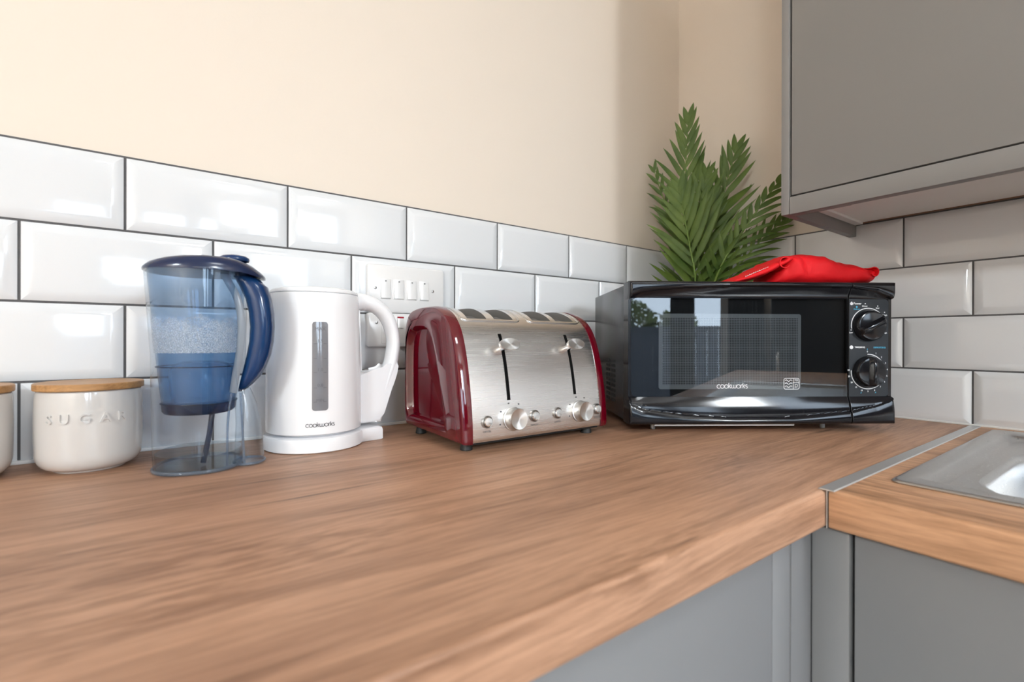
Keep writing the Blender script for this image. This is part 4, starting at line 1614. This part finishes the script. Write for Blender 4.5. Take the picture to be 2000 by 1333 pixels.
mb = MB()
stroke(mb, arc(KU, KZ[0], 0.0294, 190, -12, 44), 0.0014, fp)
for a, w in ((100, 'M.Low'), (62, 'Med'), (32, 'M.High')):
    add_text(mb, w, 0.0034, fpt(KU + 0.0345 * math.cos(R(a)) + (0.001 if a < 50 else 0) - (0.002 if a < 40 else 0), KZ[0] + 0.0335 * math.sin(R(a))), bold=0.0001)
add_text(mb, 'Low', 0.0034, fpt(0.3808, KZ[0] - 0.0120), bold=0.0001)
add_text(mb, 'High', 0.0034, fpt(0.4402, KZ[0] - 0.0125), bold=0.0001)
for cx, cz in ((0.3808, KZ[0] - 0.0075), (0.4402, KZ[0] - 0.0080), (KU - 0.0052, KZ[0] + 0.0372), (KU + 0.0165, KZ[0] + 0.0332), (KU + 0.0285, KZ[0] + 0.0225)):
    disc(mb, cx, cz, 0.0011, 8)
mb.build('power_dial_markings', white_print, ctl, smooth=0)
mb = MB()
add_text(mb, 'Power', 0.0052, fpt(0.3917, 0.2180), bold=0.00012)
disc(mb, 0.3815, 0.2178, 0.0026, 18)
mb.poly([fp(0.3815, 0.2216), fp(0.3842, 0.2182), fp(0.3795, 0.2185)])
mb.build('power_caption', white_print, ctl, smooth=0)
mb = MB()
add_text(mb, 'TIME(MINS)', 0.0036, fpt(0.3962, 0.1438), bold=0.00012)
disc(mb, 0.3815, 0.1438, 0.0032, 18)
mb.build('timer_caption', white_print, ctl, smooth=0)
mb = MB()
stroke(mb, arc(KU, KZ[1], 0.0294, 92, -184, 58), 0.0014, fp)
tick = [(92, '0'), (66, '1'), (46, '2'), (25, '3'), (6, '4'), (-13, '5'), (-31, '6'), (-50, '7'), (-70, '8'), (-90, '9'), (-109, '10'), (-128, '15'), (-147, '20'), (-166, '25'), (-184, '30')]
for a, w in tick:
    add_text(mb, w, 0.0038, fpt(KU + 0.0338 * math.cos(R(a)), KZ[1] + 0.0338 * math.sin(R(a))), bold=0.0001)
mb.build('timer_dial_markings', white_print, ctl, smooth=0)
mb = MB()
add_text(mb, 'DEFROST(KG)', 0.0034, fpt(0.4305, 0.1434), bold=0.00014)
mb.build('defrost_caption', blue_print, ctl, smooth=0)
mb = MB()
add_text(mb, 'Defrost', 0.0034, fpt(0.3905, 0.2085), bold=0.0001)
disc(mb, 0.3905, 0.2122, 0.0018, 6)
mb.build('defrost_power_mark', blue_print, ctl, smooth=0)
for a, w in ((92, '0'), (-70, '.4'), (-109, '.6')):
    mb = MB()
    add_text(mb, w, 0.0034, fpt(KU + 0.0378 * math.cos(R(a)), KZ[1] + 0.0378 * math.sin(R(a))), bold=0.0001)
    mb.build('defrost_weight_mark', blue_print, ctl, smooth=0)

case = MB().box(0.0030, MWW - 0.0030, 0.0390, MD, MZ0 + 0.0005, MZ1 - 0.0020, 0.0025).build('case', case_m, mw)
mb = MB()
for k in range(9):
    z = 0.0385 + k * 0.0094
    for y in (0.108, 0.150):
        mb.box(0.0026, 0.0034, y, y + 0.028, z, z + 0.0052)
mb.build('air_vents', black_matte, case, smooth=0)
MB().box(0.045, 0.285, 0.012, 0.200, 0.0105, 0.0150, 0.001).build('base_plate', mat('pale_grey_plastic', (0.55, 0.56, 0.57), 0.4), mw)
for fx, fy in ((0.054, 0.047), (0.361, 0.052), (0.054, 0.250), (0.361, 0.250)):
    MB().lathe([(0.0035, 0.0), (0.0042, 0.0015), (0.0038, 0.0120), (0.0030, 0.0155)], (fx, fy, 0), 16).build('foot', mat('grey_plastic_foot', (0.35, 0.36, 0.37), 0.4), mw)

# ------------------------------------------------------------------ red folded cloth on the microwave
rc = thing('oven_glove', 'folded red cloth oven glove lying on top of the microwave', 'oven glove', (-0.5752, -0.3094, MZ1 - 0.002), MA)


def puff(name, utab, hw, vc, seed, n=84, m=40, fold=0.0):
    """soft closed roll along u: table of (u, underside, top)"""
    mb = MB()
    u0, u1 = utab[0][0], utab[-1][0]
    ls = []
    for i in range(n + 1):
        u = u0 + (u1 - u0) * i / n
        zb = interp([(a, b) for a, b, c, d in utab], u)
        zt = interp([(a, c) for a, b, c, d in utab], u)
        w = interp([(a, d) for a, b, c, d in utab], u) * hw
        l = []
        for k in range(m):
            a = 2 * PI * k / m
            c, s = math.cos(a), math.sin(a)
            v = vc + w * math.copysign(abs(c) ** 0.75, c)
            z = (zt + zb) / 2 + (zt - zb) / 2 * math.copysign(abs(s) ** 0.7, s)
            p = Vector((u * 1.0, v, z))
            w1 = noise.noise(p * 26 + Vector((seed, 0, 0))) * 0.0040 + noise.noise(p * 70 + Vector((0, seed, 0))) * 0.0016
            # creases running across the fold
            w2 = fold * (abs(math.sin(u * 95 + 2.2 * c + seed)) - 0.5) * math.exp(-((u - 0.300) / 0.022) ** 2)
            w2 += fold * 0.7 * (abs(math.sin(u * 70 + 40 * z + seed)) - 0.5) * math.exp(-((u - 0.425) / 0.025) ** 2)
            amp = min(1.0, (zt - zb) / 0.02)
            q = (w1 + w2) * amp
            z2 = max(zb, z + q * abs(s)) if s < 0 else z + q
            l.append((u, v + q * c, max(z2, 0.0022)))
        ls.append(l)
    mb.loops(ls, True, True, True)
    return mb.build(name, red_cloth, rc, smooth=70)


puff('folded_body', [(0.262, 0.0, 0.004, 0.55), (0.270, 0.0, 0.016, 0.7), (0.280, 0.0, 0.034, 0.85), (0.292, 0.0, 0.0515, 0.95), (0.310, 0.0, 0.0575, 1.0), (0.335, 0.0, 0.0575, 1.0), (0.358, 0.0, 0.0545, 1.0),
                     (0.378, 0.0, 0.0460, 1.0), (0.405, 0.0, 0.0400, 1.0), (0.430, 0.002, 0.0360, 0.98), (0.444, 0.006, 0.0330, 0.92), (0.450, 0.011, 0.0300, 0.80), (0.454, 0.017, 0.0240, 0.5)], 0.055, 0.085, 3.1, fold=0.006)
fl = puff('folded_flap', [(0.183, 0.0015, 0.0045, 0.80), (0.190, 0.0015, 0.0090, 0.95), (0.215, 0.0060, 0.0200, 1.0), (0.240, 0.0130, 0.0305, 1.0), (0.262, 0.0240, 0.0400, 1.0), (0.285, 0.0360, 0.0490, 0.95), (0.300, 0.0440, 0.0520, 0.75)], 0.050, 0.075, 8.0, fold=0.003)
mb = MB()


def on_flap(u, v):
    zt = interp([(0.190, 0.0090), (0.215, 0.0200), (0.240, 0.0305), (0.262, 0.0400), (0.285, 0.0490)], u)
    return (u, 0.0235 + v, zt - 0.0038 + v * 0.7)


sq = rnd


def curl(name, cu, cz, r, a0, a1, v0, v1, parent, taper=0.7):
    m = MB()
    rows = []
    for i in range(25):
        t = i / 24
        a = R(a0 + (a1 - a0) * t)
        rr = r * (1 - 0.35 * t)
        row_o, row_i = [], []
        for j in range(13):
            v = v0 + (v1 - v0) * j / 12
            k = 1 - (1 - taper) * abs(j / 12 - 0.3)
            w = noise.noise(Vector((v * 60, t * 3, cu * 50))) * 0.0016
            row_o.append((cu + (rr * k + w) * math.cos(a), v, cz + (rr * k + w) * math.sin(a)))
            row_i.append((cu + (rr * k + w - 0.0016) * math.cos(a), v, cz + (rr * k + w - 0.0016) * math.sin(a)))
        rows.append(row_o + row_i[::-1])
    m.loops(rows, True, True, True)
    return m.build(name, red_cloth, parent, smooth=60)


curl('rolled_edge', 0.2760, 0.0370, 0.0130, 60, 330, 0.024, 0.110, rc)
curl('rolled_edge', 0.4385, 0.0225, 0.0108, 100, -150, 0.030, 0.115, rc)
x = 0.206
while x < 0.246:
    h = sq.uniform(0.0010, 0.0022)
    for a, b in (((x, 0.0), (x + 0.0012, h)), ((x + 0.0012, h), (x + 0.0026, 0.0))):
        p, q = Vector(on_flap(*a)), Vector(on_flap(*b))
        mb.tube([p, q], 0.00035, 6)
    x += 0.0034
mb.build('stitched_lettering', white_print, fl, smooth=0)

# ------------------------------------------------------------------ palm plant behind the microwave
pp = thing('potted_palm', 'potted green palm standing in the corner behind the microwave', 'plant', (-0.112, -0.108, 0))
MB().lathe([(0.0, 0.0), (0.050, 0.0), (0.052, 0.003), (0.066, 0.105), (0.069, 0.108), (0.069, 0.120), (0.064, 0.120), (0.062, 0.105), (0.0, 0.105)], n=40, cap0=False, cap1=False).build('pot', terracotta, pp)
MB().lathe([(0.0, 0.108), (0.061, 0.106)], n=30, cap0=True, cap1=False).build('soil', soil, pp)
P0 = Vector((-0.112, -0.108, 0))


def at_px(x, y, d):
    """point on the sight line through an image pixel at horizontal range d (used only to read positions off the survey)"""
    v = rt2 * ((x - 1000) / F_PX) + up2 * (-(y - 666.5) / F_PX) + fw
    return CAM + v * (d / math.hypot(v.x, v.y))


MWI = (Matrix.Translation((-0.5752, -0.3094, 0)) @ Matrix.Rotation(MA, 4, 'Z'))
MWJ = MWI.inverted()


def clear_of(p):
    """leaf points bend away from the two walls and the back of the oven"""
    g = p + P0
    g.x = min(g.x, -0.007)
    g.y = min(g.y, -0.007)
    q = MWJ @ g
    if 0 < q.x < MWW and 0 < q.y < MD + 0.002 and q.z < MZ1 + 0.002:
        if q.z > MZ1 - 0.02:
            q.z = MZ1 + 0.002
        else:
            q.y = MD + 0.002
        g = MWI @ q
    return g - P0


def frond(ctrl, n, lmax, ang0, ang1, seed, face=None, first=0.12, wide=0.0072, left=1.0, right=1.0, droop=0.05, droop_l=0.40):
    rd = random.Random(seed)
    pts = catmull([Vector(c) - P0 for c in ctrl], 10)
    mb = MB()
    rad = [0.0026 - 0.0019 * i / (len(pts) - 1) for i in range(len(pts))]
    # cumulative length
    cum = [0.0]
    for a, b in zip(pts, pts[1:]):
        cum.append(cum[-1] + (b - a).length)

    def at(s):
        L = s * cum[-1]
        for i in range(len(cum) - 1):
            if cum[i + 1] >= L:
                t = (L - cum[i]) / (cum[i + 1] - cum[i] + 1e-9)
                return pts[i].lerp(pts[i + 1], t), (pts[i + 1] - pts[i]).normalized()
        return pts[-1], (pts[-1] - pts[-2]).normalized()
    fc = Vector(face if face else (-0.8, -0.6, 0.15)).normalized()
    for k in range(n):
        s = first + (1 - first) * (k / (n - 1)) ** 0.95
        for sd in (-1, 1):
            p, t = at(min(1, s + 0.008 * sd))
            side = t.cross(fc).normalized() * sd
            nrm = fc - t * fc.dot(t)
            nrm.normalize()
            sc_ = left if sd < 0 else right
            ln = lmax * sc_ * (0.62 + 0.55 * math.sin(PI * min(1, 0.18 + 0.75 * s)) - 0.34 * max(0, s - 0.65) / 0.35) * rd.uniform(0.92, 1.06)
            ang = R(ang0 + (ang1 - ang0) * s + rd.uniform(-4, 4))
            d0 = (t * math.cos(ang) + side * math.sin(ang) + nrm * rd.uniform(0.05, 0.22)).normalized()
            wd = wide * rd.uniform(0.9, 1.08)
            prev = None
            q = p.copy()
            m = 8
            for i in range(m + 1):
                f = i / m
                dr = (d0 + (side * 0.0 + t * 0.28 * f) + Vector((0, 0, -(droop if sd > 0 else droop_l) * f * f)) - nrm * 0.18 * f).normalized()
                if i:
                    q = q + dr * (ln / m)
                w = wd * min(1.0, 0.35 + 2.6 * f) * (1 - f ** 3.2)
                ws = dr.cross(nrm).normalized()
                up_ = nrm * (w * 0.28)
                if f < 1:
                    row = [mb.bm.verts.new(clear_of(q - ws * w + up_)), mb.bm.verts.new(clear_of(q)), mb.bm.verts.new(clear_of(q + ws * w + up_))]
                else:
                    row = [mb.bm.verts.new(clear_of(q))]
                if prev:
                    if len(row) == 3:
                        mb.face([prev[0], prev[1], row[1], row[0]])
                        mb.face([prev[1], prev[2], row[2], row[1]])
                    else:
                        mb.face([prev[0], prev[1], row[0]])
                        mb.face([prev[1], prev[2], row[0]])
                prev = row
    fr_ = mb.build('frond', leaf_a, pp, smooth=50, recalc=False)
    mb = MB()
    mb.tube(pts, rad, 8)
    mb.build('stalk', leaf_stem, fr_, smooth=60)
    return fr_


B0 = (-0.112, -0.108, 0.100)
# front frond facing the room
frond([B0, at_px(1358, 560, 1.205), at_px(1347, 480, 1.195), at_px(1334, 410, 1.185), at_px(1328, 375, 1.185)], 13, 0.140, 62, 20, 11, first=0.28, wide=0.0074, left=0.84)
# tall frond behind it
frond([B0, at_px(1352, 480, 1.25), at_px(1340, 360, 1.255), at_px(1341, 290, 1.25), at_px(1344, 240, 1.245)], 13, 0.122, 66, 17, 12, first=0.42, wide=0.0068)
# frond leaning right behind
frond([B0, at_px(1385, 470, 1.27), at_px(1410, 390, 1.30), at_px(1428, 325, 1.30), at_px(1436, 296, 1.30)], 12, 0.128, 62, 20, 13, first=0.36, wide=0.0070, droop_l=0.1)
# low frond reaching out to the right in front of the wall cabinet end
frond([B0, at_px(1400, 540, 1.19), at_px(1445, 462, 1.19), at_px(1490, 395, 1.20), at_px(1520, 356, 1.21)], 14, 0.092, 66, 20, 14, first=0.30, wide=0.0058, droop=0.55, left=0.62, droop_l=0.0)
frond([B0, at_px(1415, 560, 1.25), at_px(1468, 490, 1.28), at_px(1512, 446, 1.29), at_px(1530, 430, 1.30)], 12, 0.084, 62, 22, 15, first=0.32, wide=0.0056, droop=0.45, droop_l=0.0)
# small dark frond curling to the left at the back
frond([B0, at_px(1330, 480, 1.30), at_px(1300, 400, 1.31), at_px(1283, 352, 1.31), at_px(1278, 335, 1.31)], 10, 0.080, 60, 20, 16, first=0.40, wide=0.0050)
# inner filler fronds
frond([B0, at_px(1375, 520, 1.28), at_px(1388, 440, 1.30), at_px(1392, 380, 1.31)], 12, 0.120, 60, 22, 17, first=0.34, wide=0.0070)
frond([B0, at_px(1365, 545, 1.235), at_px(1362, 470, 1.235), at_px(1368, 400, 1.235), at_px(1378, 350, 1.24)], 12, 0.118, 58, 20, 18, first=0.34, wide=0.0070)
